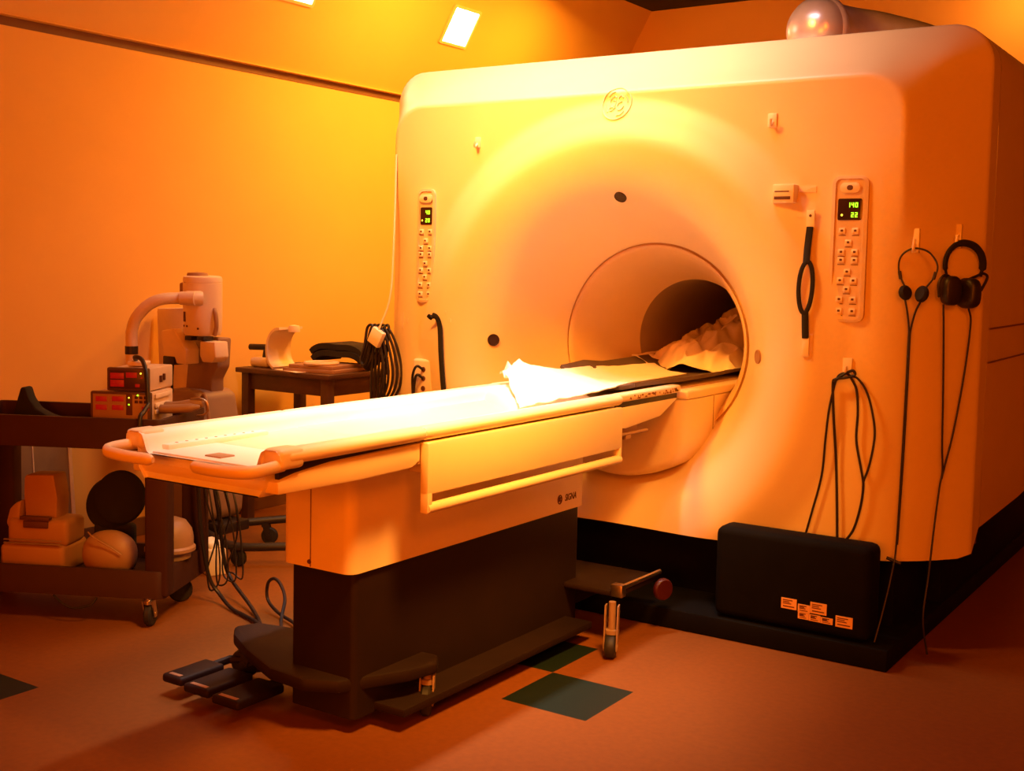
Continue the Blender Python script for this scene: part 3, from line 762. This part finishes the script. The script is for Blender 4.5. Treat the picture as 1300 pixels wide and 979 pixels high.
tube(bm, crm([(-.978,y2(-.978)-.01,1.30),(-.964,y2(-.964)-.01,1.345),(-.974,y2(-.974)-.01,1.36),(-.992,y2(-.992)-.01,1.35),(-1.008,y2(-1.008)-.012,1.340)],6), .005, 8)
obj('yoke', bm, 'black', h2)
for x,z,ax,rx,rz in ((-1.052,1.298,(.75,-.6,0),.034,.052),(-1.008,1.290,(-.45,-.85,0),.044,.054)):
    bm=BM(); A=Vector(ax).normalized(); U=Vector((0,0,1)); W_=A.cross(U)
    rings=[]
    for h,s in ((-.022,.80),(-.018,.95),(-.006,1.0),(.008,1.0),(.018,.92),(.022,.78)):
        rings.append([bm.verts.new(Vector((x,y2(x)-.020,z))+A*h+(W_*(rx*s*math.copysign(abs(math.cos(2*PI*k/32))**.7,math.cos(2*PI*k/32)))+U*(rz*s*math.copysign(abs(math.sin(2*PI*k/32))**.7,math.sin(2*PI*k/32))))) for k in range(32)])
    for a,b in zip(rings,rings[1:]):
        for k in range(32): bm.faces.new([a[k],a[(k+1)%32],b[(k+1)%32],b[k]])
    bm.faces.new(rings[0]); bm.faces.new(rings[-1])
    obj('ear_cup', bm, 'black', h2)
bm=BM()
tube(bm, crm([(-1.070,y2(-1.070)-.02,1.25),(-1.068,y2(-1.068)-.01,1.15),(-1.064,y2(-1.064),.95),(-1.060,y2(-1.060),.75),(-1.056,y2(-1.056),.66),(-1.060,y2(-1.060)-.01,.60),(-1.066,y2(-1.066)-.03,.45),(-1.068,y2(-1.068)-.06,.30),(-1.07,y2(-1.07)-.10,.15),(-1.055,y2(-1.055)-.10,.02)],8), .0036, 8)
tube(bm, crm([(-1.006,y2(-1.006)-.02,1.24),(-1.000,y2(-1.000)-.01,1.18),(-1.012,y2(-1.012),1.0),(-1.032,y2(-1.032),.80),(-1.050,y2(-1.050),.68),(-1.057,y2(-1.057)-.003,.63)],8), .0036, 8)
obj('cord', bm, 'cable', h2)
# cable bundle on the lower right hook
bm=BM()
o=.018
def F3(l): return [fp(x,z,o+d) for x,z,d in l]
tube(bm, crm(F3([(-1.497,.37,.0),(-1.470,.48,0),(-1.438,.62,0),(-1.425,.76,0),(-1.415,.86,0),(-1.400,.945,.0),(-1.385,.985,.01),(-1.362,.998,.016),(-1.340,.985,.008)]),8),.0042,8)
tube(bm, crm(F3([(-1.372,.39,0),(-1.378,.52,0),(-1.388,.68,0),(-1.400,.85,0),(-1.404,.955,0),(-1.392,.975,.012),(-1.36,.982,.02),(-1.33,.992,.012),(-1.338,1.008,.012),(-1.37,.99,.018),(-1.398,.965,.01)]),8),.0050,8)
tube(bm, crm(F3([(-1.345,.39,.0),(-1.315,.44,0),(-1.295,.52,0),(-1.288,.60,0),(-1.298,.66,0),(-1.318,.76,0),(-1.317,.86,0),(-1.325,.94,0),(-1.345,.985,.008)]),8),.0046,8)
tube(bm, crm(F3([(-1.288,.615,0),(-1.270,.68,0),(-1.258,.78,0),(-1.268,.86,0),(-1.290,.935,0),(-1.320,.98,.006),(-1.345,.99,.014)]),8),.0042,8)
tag(obj('cable_coil', bm, 'cable', None), 'looped black cable hung from the low white hook right of the bore', 'cable')
# white cord & black bundle hanging at the left corner
cb = thing('cable_bundle', 'black coiled cables with white connector hanging at the scanner left corner', 'cables', (-3.55,4.20,1.06))
bm=BM()
random.seed(3)
for i in range(5):
    w=.018+.012*i; x0=-3.585+.016*i; y=4.19+.010*i
    tube(bm, crm([(x0-.02,y,1.055),(x0-w*.9-.012,y-.01,.97),(x0-w*1.4-.02,y-.015,.90-.01*i),(x0-w*.7,y-.02,.885),(x0+.005,y-.01,.97),(x0+.01,y,1.06)],8,True), .0065, 8, True)
for i in range(5):
    x0=-3.53+.012*i; y=4.185+.010*i
    tube(bm, crm([(x0-.03,y,1.05),(x0+.005+.004*i,y,.98),(x0+.030+.006*i,y,.86),(x0+.018+.004*i,y,.77),(x0-.035,y,.70),(x0-.045,y,.80),(x0-.035,y,.95)],8,True), .0062, 8, True)
obj('cord', bm, 'cable', cb)
bm=BM(); mt=Matrix.Translation((-3.530,4.165,1.015))@Matrix.Rotation(R(28),4,'Y'); box(bm,-.034,.034,-.012,.016,-.038,.038,.005,mt); lab(obj('connector', bm, 'hook', cb),'white connector')
bm=BM(); tube(bm, crm([(-3.447,4.190,1.84),(-3.447,4.187,1.70),(-3.45,4.183,1.45),(-3.465,4.18,1.20),(-3.52,4.165,1.04)],8), .0045, 8); lab(obj('white_cord', bm, 'hook', cb),'thin white cord')

# ------------------------------------------------------------------ utility cart
P0=Vector((-3.505,2.838,0)); U=Vector((-.891,-.454,0)); Vv=Vector((-.454,.891,0))
CM=Matrix(((U.x,Vv.x,0,P0.x),(U.y,Vv.y,0,P0.y),(0,0,1,0),(0,0,0,1)))
def c2w(a,b,z): return CM@Vector((a,b,z))
cart=thing('utility_cart','dark brown two-shelf utility cart with monitors on its top tray','cart',tuple(c2w(.36,.21,0)))
def tray(z0,z1,dz):
    b=BM(); o_=rrect(-.075,.795,-.005,.425,.03,4); i_=rrect(-.055,.775,.015,.405,.02,4)
    def ring(p,z): return [b.verts.new(c2w(x,y,z)) for x,y in p]
    A=ring(o_,z0); B=ring(o_,z1-.004); B2=ring(rrect(-.072,.792,-.002,.422,.028,4),z1); C_=ring(i_,z1); D=ring(i_,z1-dz)
    n=len(A)
    for p,q in ((A,B),(B,B2),(B2,C_),(C_,D)):
        for i in range(n): b.faces.new([p[i],p[(i+1)%n],q[(i+1)%n],q[i]])
    b.faces.new(A); b.faces.new(D); return b
obj('top_tray', tray(.655,.768,.075), 'cart', cart, 50)
obj('lower_tray', tray(.105,.208,.06), 'cart', cart, 50)
for a,b in ((-.045,.04),(.745,.04),(-.045,.385),(.745,.385)):
    bm=BM(); box(bm,a-.045,a+.045,b-.035,b+.035,.11,.70,.012,CM,3); obj('post', bm, 'cart', cart)
for a,b,ang in ((-.02,.0,R(120)),(.72,.03,R(80)),(-.02,.35,R(-130)),(.72,.36,R(200))):
    p=c2w(a,b,0); caster(cart,p.x,p.y,.108,.047,.026,ang,'rubber','metal' if b<.02 else 'black')
# monitors
def monitor(a0,a1,b0,b1,z0,z1,label,wins,leds,extra):
    t=thing('monitor',label,'monitor',tuple(c2w((a0+a1)/2,b0,z0)),'monitors stacked on the cart')
    b=BM(); box(b,a0+.004,a1-.004,b0+.02,b1,z0,z1-.004,.006,CM); cs=obj('case', b, 'case_light', t)
    b=BM(); 
    box(b,a0,a1,b0,b0+.022,z0,z1,.007,CM); obj('bezel', b, 'case_dark', t)
    b=BM(); box(b,a0+.012,a1-.012,b0-.002,b0+.004,z0+.010,z1-.010,.001,CM); obj('front_plate', b, extra, t)
    for (p,q,r,s) in wins:
        b=BM(); box(b,min(p,q),max(p,q),b0-.004,b0+.001,min(r,s),max(r,s),.001,CM); lab(obj('display', b, 'led_red', t),'glowing red display')
    for (p,r,m) in leds:
        b=BM(); lathe(b,[(0,.0035),(.0028,.003),(.0035,0)],c2w(p,b0-.002,r),-Vv,10); obj('indicator', b, m, t)
    return t
m1=monitor(.024,.262,.12,.34,.748-.053,.853,'lower monitor box with four red displays in the cart tray',
  [(.238,.194,.834,.815),(.174,.128,.836,.817),(.238,.194,.803,.783),(.174,.129,.803,.784),(.057,.030,.800,.787)],[(.107,.832,'led_yellow'),(.107,.806,'led_green'),(.073,.842,'led_green')],'tan_plastic')
bm=BM(); box(bm,.094,.118,.1165,.121,.766,.846,.001,CM); obj('button_strip', bm, 'ink', m1)
bm=BM()
for i in range(3):
    for j in range(2): box(bm,.036+.018*i,.049+.018*i,.1165,.121,.812+.016*j,.823+.016*j,.001,CM)
obj('key', bm, 'win_dark', m1)
bm=BM()
for z in (.835,.80,.775): box(bm,.0195,.0255,.16,.30,z-.009,z+.009,.003,CM)
lathe(bm,[(0,.02),(.008,.02),(.008,0)],c2w(.026,.19,.79),-U,12); lathe(bm,[(0,.02),(.008,.02),(.008,0)],c2w(.026,.25,.79),-U,12)
lab(obj('socket', bm, 'hook', m1),'pale side connectors')
m2=monitor(.041,.206,.14,.38,.853,.942,'upper black-fronted monitor with red readouts stacked on another',
  [(.190,.136,.922,.900),(.190,.136,.896,.870),(.128,.085,.925,.905),(.092,.074,.882,.870)],[(.070,.922,'led_yellow'),(.066,.905,'led_red')],'win_dark')
bm=BM(); box(bm,.0375,.046,.25,.262,.880,.905,.001,CM); box(bm,.0375,.046,.28,.292,.885,.910,.001,CM); obj('vent_slot', bm, 'ink', m2)
# cable over the monitors
bm=BM()
P=[c2w(*q) for q in ((.14,.25,.962),(.12,.20,.978),(.08,.17,.972),(.045,.125,.935),(.028,.10,.88),(.018,.085,.82),(.012,.07,.812),(.008,.02,.792),(.004,-.018,.765),(.0,-.024,.60))]
tube(bm, crm(P,8), .0085, 10)
P=[c2w(*q) for q in ((.14,.25,.945),(.14,.25,.962),(.13,.23,.966))]
tag(obj('monitor_cable', bm, 'cable', None), 'thick black cable draped over the red-lit monitors', 'cable')
bm=BM(); box(bm,.095,.16,.21,.29,.942,.960,.007,CM,3)
tag(obj('sensor_block', bm, 'white_plastic', None), 'small pale block on top of the upper monitor', 'block')
# black cone-shaped object in the tray
bm=BM(); prism(bm, [(.655,.694),(.625,.80),(.612,.842),(.592,.842),(.578,.80),(.55,.76),(.50,.735),(.44,.72),(.40,.694)],1,.25,.31,.008,CM)
tag(obj('wedge_pad', bm, 'foam', None), 'dark pointed wedge standing in the cart tray at the left', 'wedge')
# grey tubular handle bundle on the right of the tray
gt=thing('cuff_roll','grey tubular cuff sticking out over the right end of the cart tray','cuff',tuple(c2w(-.06,.22,.77)))
bm=BM()
tube(bm, crm([c2w(*q) for q in ((.006,.22,.790),(-.02,.215,.791),(-.06,.21,.796),(-.115,.21,.807),(-.145,.22,.810))],6), [.02]*20+[.019]*3+[.015,.008], 12)
tube(bm, crm([c2w(*q) for q in ((.006,.165,.788),(-.03,.17,.788),(-.09,.18,.792),(-.14,.19,.798))],6), [.017]*15+[.014,.012,.01,.006], 12)
obj('roll', bm, 'grey_plastic', gt)
bm=BM(); tube(bm, crm([c2w(*q) for q in ((-.10,.2,.825),(-.135,.2,.828),(-.162,.2,.815),(-.168,.2,.785),(-.15,.2,.765),(-.125,.2,.762))],6), .0045, 8); lab(obj('loop', bm, 'metal', gt),'shiny wire loop')
# lower shelf contents
SZ=.148
hc=thing('head_coil','pale plastic head coil with tall back on the lower cart shelf','head coil',tuple(c2w(.48,.2,SZ)))
bm=BM(); box(bm,.36,.62,.10,.30,SZ,.258,.02,CM,3); box(bm,.355,.60,.12,.27,.25,.352,.02,CM,3); obj('body', bm, 'coil_beige_shaded', hc)
bm=BM(); prism(bm,[(.42,.345),(.545,.345),(.552,.44),(.55,.50),(.545,.515),(.43,.52),(.415,.43)],1,.16,.26,.012,CM); obj('back', bm, 'coil_beige_shaded', hc)
bm=BM(); prism(bm,[(.56,.345),(.60,.30),(.615,.33),(.60,.385),(.575,.41),(.55,.42)],1,.14,.26,.01,CM); obj('cheek', bm, 'coil_beige_shaded', hc)
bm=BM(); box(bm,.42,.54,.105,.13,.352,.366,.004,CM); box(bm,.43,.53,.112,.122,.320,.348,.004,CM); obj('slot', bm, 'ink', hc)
bm=BM(); 
for z in (.275,.262): box(bm,.37,.60,.0955,.105,z,z+.004,.001,CM)
obj('groove', bm, 'grey_plastic', hc)
bm=BM(); pr=[(0,-.03),(.07,-.028),(.098,-.015),(.104,0),(.098,.015),(.07,.028),(0,.03)]
lathe(bm,pr,c2w(.19,.22,.432),(Vv*-.9+Vector((0,0,.15))),40)
merge(bm, lathe(BM(),[(0,-.03),(.08,-.028),(.10,-.012),(.104,0),(.10,.012),(.08,.028),(0,.03)],c2w(.245,.25,.40),(Vv*-.9+Vector((0,0,.25))+U*.15),40))
box(bm,.14,.30,.21,.27,SZ,.33,.02,CM,3)
tag(obj('round_cushion', bm, 'foam', None), 'round black cushion standing on the lower cart shelf', 'cushion')
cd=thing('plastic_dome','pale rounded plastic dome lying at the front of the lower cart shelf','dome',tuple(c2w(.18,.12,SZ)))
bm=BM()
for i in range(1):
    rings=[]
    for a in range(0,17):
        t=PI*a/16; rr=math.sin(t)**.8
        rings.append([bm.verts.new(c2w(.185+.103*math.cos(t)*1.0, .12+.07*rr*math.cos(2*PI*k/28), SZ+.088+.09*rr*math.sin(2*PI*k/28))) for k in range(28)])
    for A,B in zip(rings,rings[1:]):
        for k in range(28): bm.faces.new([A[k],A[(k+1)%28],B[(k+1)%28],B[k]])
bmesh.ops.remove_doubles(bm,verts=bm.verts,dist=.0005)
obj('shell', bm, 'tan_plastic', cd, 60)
bm=BM(); tube(bm, crm([c2w(.25,.075,.325),(c2w(.21,.045,.31)),c2w(.15,.045,.28),c2w(.11,.055,.25)],6), .003, 6); obj('rib', bm, 'tan_plastic', cd)
# lidded bowl hanging at the right end
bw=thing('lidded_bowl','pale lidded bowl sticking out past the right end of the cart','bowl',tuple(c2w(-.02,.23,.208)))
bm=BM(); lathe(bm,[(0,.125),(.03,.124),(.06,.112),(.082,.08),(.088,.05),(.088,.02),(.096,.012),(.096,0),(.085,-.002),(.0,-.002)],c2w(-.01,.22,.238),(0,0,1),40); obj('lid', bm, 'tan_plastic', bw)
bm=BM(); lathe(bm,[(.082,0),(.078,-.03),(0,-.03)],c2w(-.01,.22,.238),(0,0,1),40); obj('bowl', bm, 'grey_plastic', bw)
bm=BM(); tube(bm, crm([c2w(*q) for q in ((.35,.0,.10),(.31,-.01,.075),(.26,-.015,.06),(.20,-.01,.075),(.18,.0,.10))],6), .0045, 8)
tag(obj('dangling_wire', bm, 'cable', None), 'thin wire sagging below the lower cart tray', 'wire')

# grey board leaning on the wall behind the cart
gb=thing('leaning_board','grey flat board leaning on the wall behind the utility cart','board',(-4.6,3.2,0))
bm=BM(); mt=Matrix.Translation((-4.60,0,0))@Matrix.Rotation(R(-5),4,'Y'); box(bm,-.012,.012,2.75,3.345,.0,.58,.004,mt); obj('sheet_panel', bm, 'grey_board', gb)
bm=BM(); box(bm,.011,.016,3.33,3.35,.0,.585,.002,mt); box(bm,.011,.014,3.150,3.156,.0,.58,.001,mt); lab(obj('edge_strip', bm, 'white_plastic', gb),'pale edge strips')

# ------------------------------------------------------------------ injector stand
ij=thing('injector_stand','cream contrast injector head on a wheeled grey pedestal by the wall','medical stand',(-4.22,3.8,0))
bm=BM(); lathe(bm,[(0,.272),(.077,.272),(.085,.268),(.088,.258),(.088,.245),(.086,.243),(.088,.241),(.088,.10),(.086,.02),(.080,.004),(0,0)],(-4.215,3.75,1.005),(.02,-.02,1),40)
hd=obj('injector_head', bm, 'white_plastic', ij)
for dx,dz in ((-.02,.245),(.04,.215),(-.03,.215),(-.03,.045),(-.005,.045),(.05,.035)):
    x=-4.215+dx; y=3.75-math.sqrt(.088**2-dx**2); bm=BM(); lathe(bm,[(0,.002),(.005,.002),(.005,-.004)],(x,y,1.005+dz),(dx,y-3.75,0),10); obj('screw', bm, 'ink', hd)
x=-4.235; bm=BM(); box(bm,x-.006,x+.006,3.659,3.668,1.07,1.115,.001); obj('marking', bm, 'ink', hd)
bm=BM(); tube(bm,crm([(-4.128,3.74,1.13),(-4.112,3.735,1.10),(-4.108,3.735,1.05),(-4.125,3.74,1.01)],6),.010,10); obj('side_grip', bm, 'tan_plastic', ij)
bm=BM(); box(bm,-4.345,-4.30,3.72,3.78,1.19,1.245,.012,None,3); lathe(bm,[(0,.02),(.045,.015),(.05,0)],(-4.25,3.75,1.275),(0,0,1),20); obj('knob', bm, 'tan_plastic', ij)
bm=BM()
P=crm([(-4.16,3.66,1.178),(-4.20,3.60,1.178),(-4.235,3.53,1.172),(-4.275,3.49,1.145),(-4.315,3.46,1.09),(-4.335,3.45,1.03),(-4.337,3.45,.95),(-4.337,3.45,.855)],8)
tube(bm,P,.026,16); arm=obj('arm', bm, 'white_plastic', ij)
bm=BM(); tube(bm,[(-4.19,3.67,1.178),(-4.13,3.63,1.178),(-4.185,3.595,1.178)][1:],.030,16); lathe(bm,[(.0,-.03),(.030,-.028),(.033,-.02),(.033,.04),(.028,.05)],(-4.14,3.645,1.178),(-.55,-.85,0),20); obj('elbow', bm, 'white_plastic', arm)
bm=BM(); lathe(bm,[(.027,-.018),(.0285,-.018),(.0285,.018),(.027,.018)],(-4.337,3.45,.945),(0,0,1),24); lab(obj('band', bm, 'black', arm),'black band')
# connecting the arm down to the pedestal
bm=BM(); tube(bm,crm([(-4.337,3.45,.86),(-4.335,3.47,.72),(-4.31,3.56,.60),(-4.27,3.70,.54)],6),.024,14); obj('lower_arm', bm, 'white_plastic', ij)
bm=BM(); prism(bm,[(-4.668,1.11),(-4.47,1.12),(-4.44,.92),(-4.42,.60),(-4.64,.57)],1,3.86,3.91,.010); obj('back_panel', bm, 'white_plastic', ij)
bm=BM(); prism(bm,[(-4.395,1.02),(-4.31,1.035),(-4.225,.945),(-4.225,.875),(-4.29,.875),(-4.30,.90),(-4.375,.905)],1,3.66,3.74,.006); obj('syringe_cradle', bm, 'white_plastic', ij)
bm=BM(); prism(bm,[(-4.155,.985),(-4.06,.985),(-4.052,.915),(-4.08,.89),(-4.14,.89),(-4.158,.92)],1,3.68,3.76,.006); obj('syringe_cradle', bm, 'white_plastic', ij)
for x0,x1,z0,z1,y0_ in ((-4.245,-4.20,.985,1.004,3.67),(-4.165,-4.12,.987,1.006,3.67),(-4.375,-4.30,.868,.906,3.655)):
    bm=BM(); box(bm,x0,x1,y0_,y0_+.06,z0,z1,.003); obj('clamp', bm, 'black', ij)
bm=BM(); tube(bm,crm([(-4.342,3.685,.87),(-4.342,3.68,.78),(-4.345,3.69,.70)],6),.006,8); obj('hanging_lead', bm, 'cable', ij)
bm=BM(); prism(bm,[(-4.34,.995),(-4.14,.995),(-4.15,.86),(-4.19,.80),(-4.19,.74),(-4.37,.74)],1,3.78,3.86,.012); obj('neck', bm, 'grey_plastic', ij)
bm=BM(); prism(bm,[(-4.44,.735),(-4.38,.752),(-4.22,.755),(-4.17,.735),(-4.14,.60),(-4.11,.30),(-4.12,.18),(-4.16,.145),(-4.38,.145),(-4.43,.18)],1,3.68,3.92,.025,None,3); obj('cabinet', bm, 'grey_plastic', ij)
bm=BM(); tube(bm,crm([(-4.17,3.70,.72),(-4.135,3.69,.74),(-4.115,3.69,.68),(-4.10,3.69,.58),(-4.125,3.70,.54)],6),.008,8); obj('cabinet_handle', bm, 'tan_plastic', ij)
bm=BM()
tube(bm,crm([(-4.33,3.78,.09),(-4.21,3.93,.10),(-4.05,4.10,.115),(-3.95,4.20,.12)],6),.022,10,flat=(.9,1))
tube(bm,crm([(-4.30,3.74,.115),(-4.10,3.68,.11),(-3.90,3.65,.09),(-3.70,3.78,.095),(-3.50,3.93,.10)],6),.022,10,flat=(.9,1))
box(bm,-4.34,-4.06,3.72,3.90,.10,.15,.01)
obj('leg_frame', bm, 'black', ij)
caster(ij,-3.905,3.66,.09,.040,.026,R(10)); caster(ij,-4.10,4.04,.11,.040,.026,R(30)); caster(ij,-4.33,3.76,.10,.040,.026,R(200)); caster(ij,-3.52,3.91,.09,.040,.026,R(30))
# small white box on the floor
bx=thing('floor_box','small white box standing on the floor below the injector cabinet','box',(-3.90,3.52,0))
bm=BM(); mt=Matrix.Translation((-3.90,3.52,0))@Matrix.Rotation(R(-20),4,'Z'); box(bm,-.07,.07,-.04,.04,0,.115,.006,mt); obj('carton', bm, 'white_plastic', bx)
bm=BM(); box(bm,-.06,.05,-.035,.035,.113,.145,.014,mt,3); lab(obj('lid', bm, 'cloth', bx),'white lid')

# ------------------------------------------------------------------ side table against the wall
sd=thing('side_table','dark brown wooden side table against the left wall','table',(-4.28,4.55,0))
bm=BM(); box(bm,-4.60,-3.955,4.31,4.78,.775,.80,.004); obj('tabletop', bm, 'wood', sd)
bm=BM()
box(bm,-4.565,-3.985,4.345,4.365,.69,.776,.002); box(bm,-4.565,-3.985,4.725,4.745,.69,.776,.002); box(bm,-4.575,-4.555,4.345,4.745,.69,.776,.002); box(bm,-4.005,-3.985,4.345,4.745,.69,.776,.002)
obj('apron', bm, 'wood', sd)
for x,y in ((-4.55,4.355),(-4.0,4.355),(-4.55,4.735),(-4.0,4.735)):
    bm=BM(); box(bm,x-.025,x+.025,y-.025,y+.025,0,.776,.004); obj('leg', bm, 'wood', sd)
# curved surface coil on the table
sc=thing('curved_coil','white curved coil plate standing on the wooden side table','coil',(-4.35,4.45,.80))
bm=BM()
prof=[]
for k in range(15):
    a=R(-20+130*k/14); 
pts_out=[(-4.435,.80),(-4.437,.90),(-4.43,.96),(-4.40,1.0),(-4.35,1.012),(-4.27,1.010)]
out=crm([(p[0],0,p[1]) for p in pts_out],6)
inn=[(p.x+.012 if p.z<.97 else p.x, 0, p.z-(.012 if p.z>.9 else 0)) for p in out]
def cur(u,v):
    # plate: bottom edge at front, curling over at the top
    a=R(-35+165*v)
    x=-4.34+.105*math.cos(PI-a*.9)*(.95); z=.90+.110*math.sin(a*.95)
    return Vector((x,4.37+.16*u+.03*v,z))
quadgrid(bm, lambda u,v: Vector((-4.335-.10*math.cos(R(-62+150*v)), 4.36+.17*u, .905+.11*math.sin(R(-72+164*v)))), 8, 28, .012)
obj('plate', bm, 'white_plastic', sc, 60)
bm=BM(); box(bm,-4.575,-4.44,4.38,4.50,.80,.85,.02,None,3); obj('foot', bm, 'white_plastic', sc); bm=BM(); lathe(bm,[(0,.016),(.025,.012),(.03,0),(.03,-.02)],(-4.31,4.44,1.012),(0,0,1),20); obj('cap', bm, 'white_plastic', sc)
bm=BM(); tube(bm,[(-4.585,4.40,.902),(-4.47,4.42,.905)],.016,10); tube(bm,[(-4.51,4.43,.85),(-4.50,4.43,.90)],.012,8); lab(obj('handle', bm, 'black', sc),'black handle')
# black pad pile
bm=BM()
for i,(x0,x1,y0,y1,z0,z1) in enumerate(((-4.28,-3.97,4.55,4.76,.838,.872),(-4.30,-3.98,4.56,4.77,.872,.905))):
    quadgrid_b=BM(); quadgrid(quadgrid_b, lambda u,v,x0=x0,x1=x1,y0=y0,y1=y1,z0=z0: Vector((x0+(x1-x0)*u, y0+(y1-y0)*v, z0+.035*math.sin(PI*u)**.6+.006*math.sin(9*u))), 24, 8, -.03)
    merge(bm,quadgrid_b)
tag(obj('folded_pad', bm, 'foam', None, 60), 'black folded foam pads lying on the side table', 'pad')
bm=BM(); mt=Matrix.Translation((-4.15,4.47,0))@Matrix.Rotation(R(8),4,'Z')
box(bm,-.15,.16,-.12,.20,.80,.818,.002,mt); box(bm,-.12,.14,-.11,.16,.818,.836,.002,mt)
tag(obj('folder_stack', bm, 'brown_folder', None), 'flat stack of brown folders under the black pads', 'folders')
bm=BM(); mt=Matrix.Translation((-4.26,4.37,0))@Matrix.Rotation(R(-15),4,'Z'); box(bm,-.09,.12,-.045,.03,.80,.803,.0005,mt)
tag(obj('paper_sheet', bm, 'paper', None), 'loose white paper at the front edge of the side table', 'paper')
bm=BM(); lathe(bm,[(.055,0),(.085,0),(.09,.008),(.086,.015),(.06,.015),(.055,.008),(.055,0)],(-4.12,4.44,.8365),(0,0,1),40)
tag(obj('ring_plate', bm, 'white_plastic', None), 'flat white ring lying on the brown folders', 'ring')

# ------------------------------------------------------------------ floor cables
def fcable(pts,r,label,name='floor_cable'):
    b=BM(); tube(b, crm(pts,8), r, 8); return tag(obj(name, b, 'cable', None), label, 'cable')
fcable([(-3.565,3.15,.56),(-3.562,3.15,.44),(-3.555,3.16,.27),(-3.535,3.18,.11),(-3.50,3.20,.045),(-3.40,3.17,.012),(-3.30,3.14,.010),(-3.19,3.10,.012),(-3.02,3.0,.02),(-2.82,2.88,.03),(-2.62,2.76,.09)],.0075,'black cable running from the cart down to the table foot, nearer one')
fcable([(-3.575,3.23,.57),(-3.572,3.24,.45),(-3.570,3.26,.338),(-3.560,3.28,.16),(-3.52,3.28,.085),(-3.36,3.22,.03),(-3.25,3.16,.010),(-3.13,3.07,.010),(-2.95,2.95,.018),(-2.62,2.80,.07)],.0075,'black cable running from the cart down to the table foot, farther one')
fcable([(-2.62,2.92,.06),(-2.85,3.03,.016),(-3.05,3.16,.016),(-3.20,3.22,.02),(-3.285,3.25,.05),(-3.284,3.25,.112),(-3.235,3.235,.142),(-3.180,3.215,.130),(-3.105,3.16,.10),(-3.02,3.06,.03),(-2.80,2.96,.03),(-2.62,2.88,.06)],.0065,'black cable loop rising beside the dark table base')
# tangle of thin leads below the cart end
bm=BM()
random.seed(11)
for i in range(4):
    x=-3.575+.018*i+.012*random.random(); y=3.20+.025*i
    tube(bm, crm([(x-.05,y,.60),(x,y,.48),(x+.02+.02*random.random(),y,.36),(x-.02+.05*random.random(),y+.02,.25),(x+.05*random.random()-.02,y,.13),(x+.02,y,.05+.02*i),(x+.06,y+.01,.10),(x+.05,y+.01,.25),(x+.01*i,y,.40),(x-.03,y,.52),(x-.05,y,.60)],8), .0035, 6)
tag(obj('lead_tangle', bm, 'cable', None), 'tangle of thin black leads hanging at the cart right end', 'cables')

# ------------------------------------------------------------------ lights
def area(name, loc, target, size, power, color, sy=None, spread=180):
    l=bpy.data.lights.new(name,'AREA'); l.energy=power; l.color=color; l.shape='RECTANGLE'; l.size=size; l.size_y=sy or size; l.spread=R(spread)
    o=bpy.data.objects.new(name,l); COL.objects.link(o); o.location=loc
    o.rotation_euler=(Vector(target)-Vector(loc)).to_track_quat('-Z','Y').to_euler(); return o
WARM=(1.0,.145,.001); AMBER=(1.0,.34,.05); PALE=(1.0,.84,.80); PINK=(1.0,.78,.70)
area('lamp_over_table',(-2.38,3.1,3.2),(-2.38,3.11,.8),.12,10,PALE,1.3,44)
area('lamp_over_scanner',(-2.65,4.05,3.2),(-2.65,4.22,2.0),1.6,15,PINK,.12,110)
area('lamp_face',(-2.9,2.75,3.2),(-2.7,4.2,1.85),.4,46,(1.0,.37,.04),.4,80)
area('table_side_fill',(-.9,2.3,3.0),(-2.1,3.05,.85),.6,22,(1.0,.37,.05),.5,50)  # added narrow fill that brightens the side panel of the table
area('lamp_left',(-3.45,5.2,3.0),(-4.6,5.3,1.2),.5,46,(1.0,.37,.04),.5,140)
area('lamp_left_far',(-3.6,6.6,2.85),(-4.2,6.4,1.5),.4,42,(1.0,.38,.03),.4)
area('room_fill',(.9,.3,2.9),(-1.6,4.0,1.4),1.0,76,WARM,1.0)  # added unseen fill for faces turned to the camera side
area('low_front_fill',(-.6,-2.3,1.45),(-2.0,4.0,1.0),2.2,140,WARM,1.1)  # added low fill behind the camera for the pedestal front, no window built
area('lamp_back_wall',(-1.55,7.55,3.1),(-1.6,8.0,2.85),.2,5,AMBER,.2)
w=bpy.data.worlds.new('World'); S.world=w; w.use_nodes=True
w.node_tree.nodes['Background'].inputs[0].default_value=(1,.25,.03,1); w.node_tree.nodes['Background'].inputs[1].default_value=.05

# ------------------------------------------------------------------ camera
cam=bpy.data.cameras.new('camera'); co=bpy.data.objects.new('camera',cam); COL.objects.link(co)
CR=Vector((.8302,.5572,.0204)); CD=Vector((.0570,-.0488,-.9972)); CF=Vector((-.5545,.8290,-.0722))
rot=Matrix(((CR.x,-CD.x,-CF.x),(CR.y,-CD.y,-CF.y),(CR.z,-CD.z,-CF.z)))
co.matrix_world=Matrix.Translation((0,0,1.36))@rot.to_4x4()
cam.sensor_fit='HORIZONTAL'; cam.sensor_width=36; cam.lens=1515.5/1300*36
cam.shift_y=-44.5/1300; cam.clip_start=.05; cam.clip_end=60
S.camera=co
S.view_settings.view_transform='Standard'; S.view_settings.look='None'; S.view_settings.exposure=0; S.view_settings.gamma=1; S.view_settings.use_curve_mapping=False
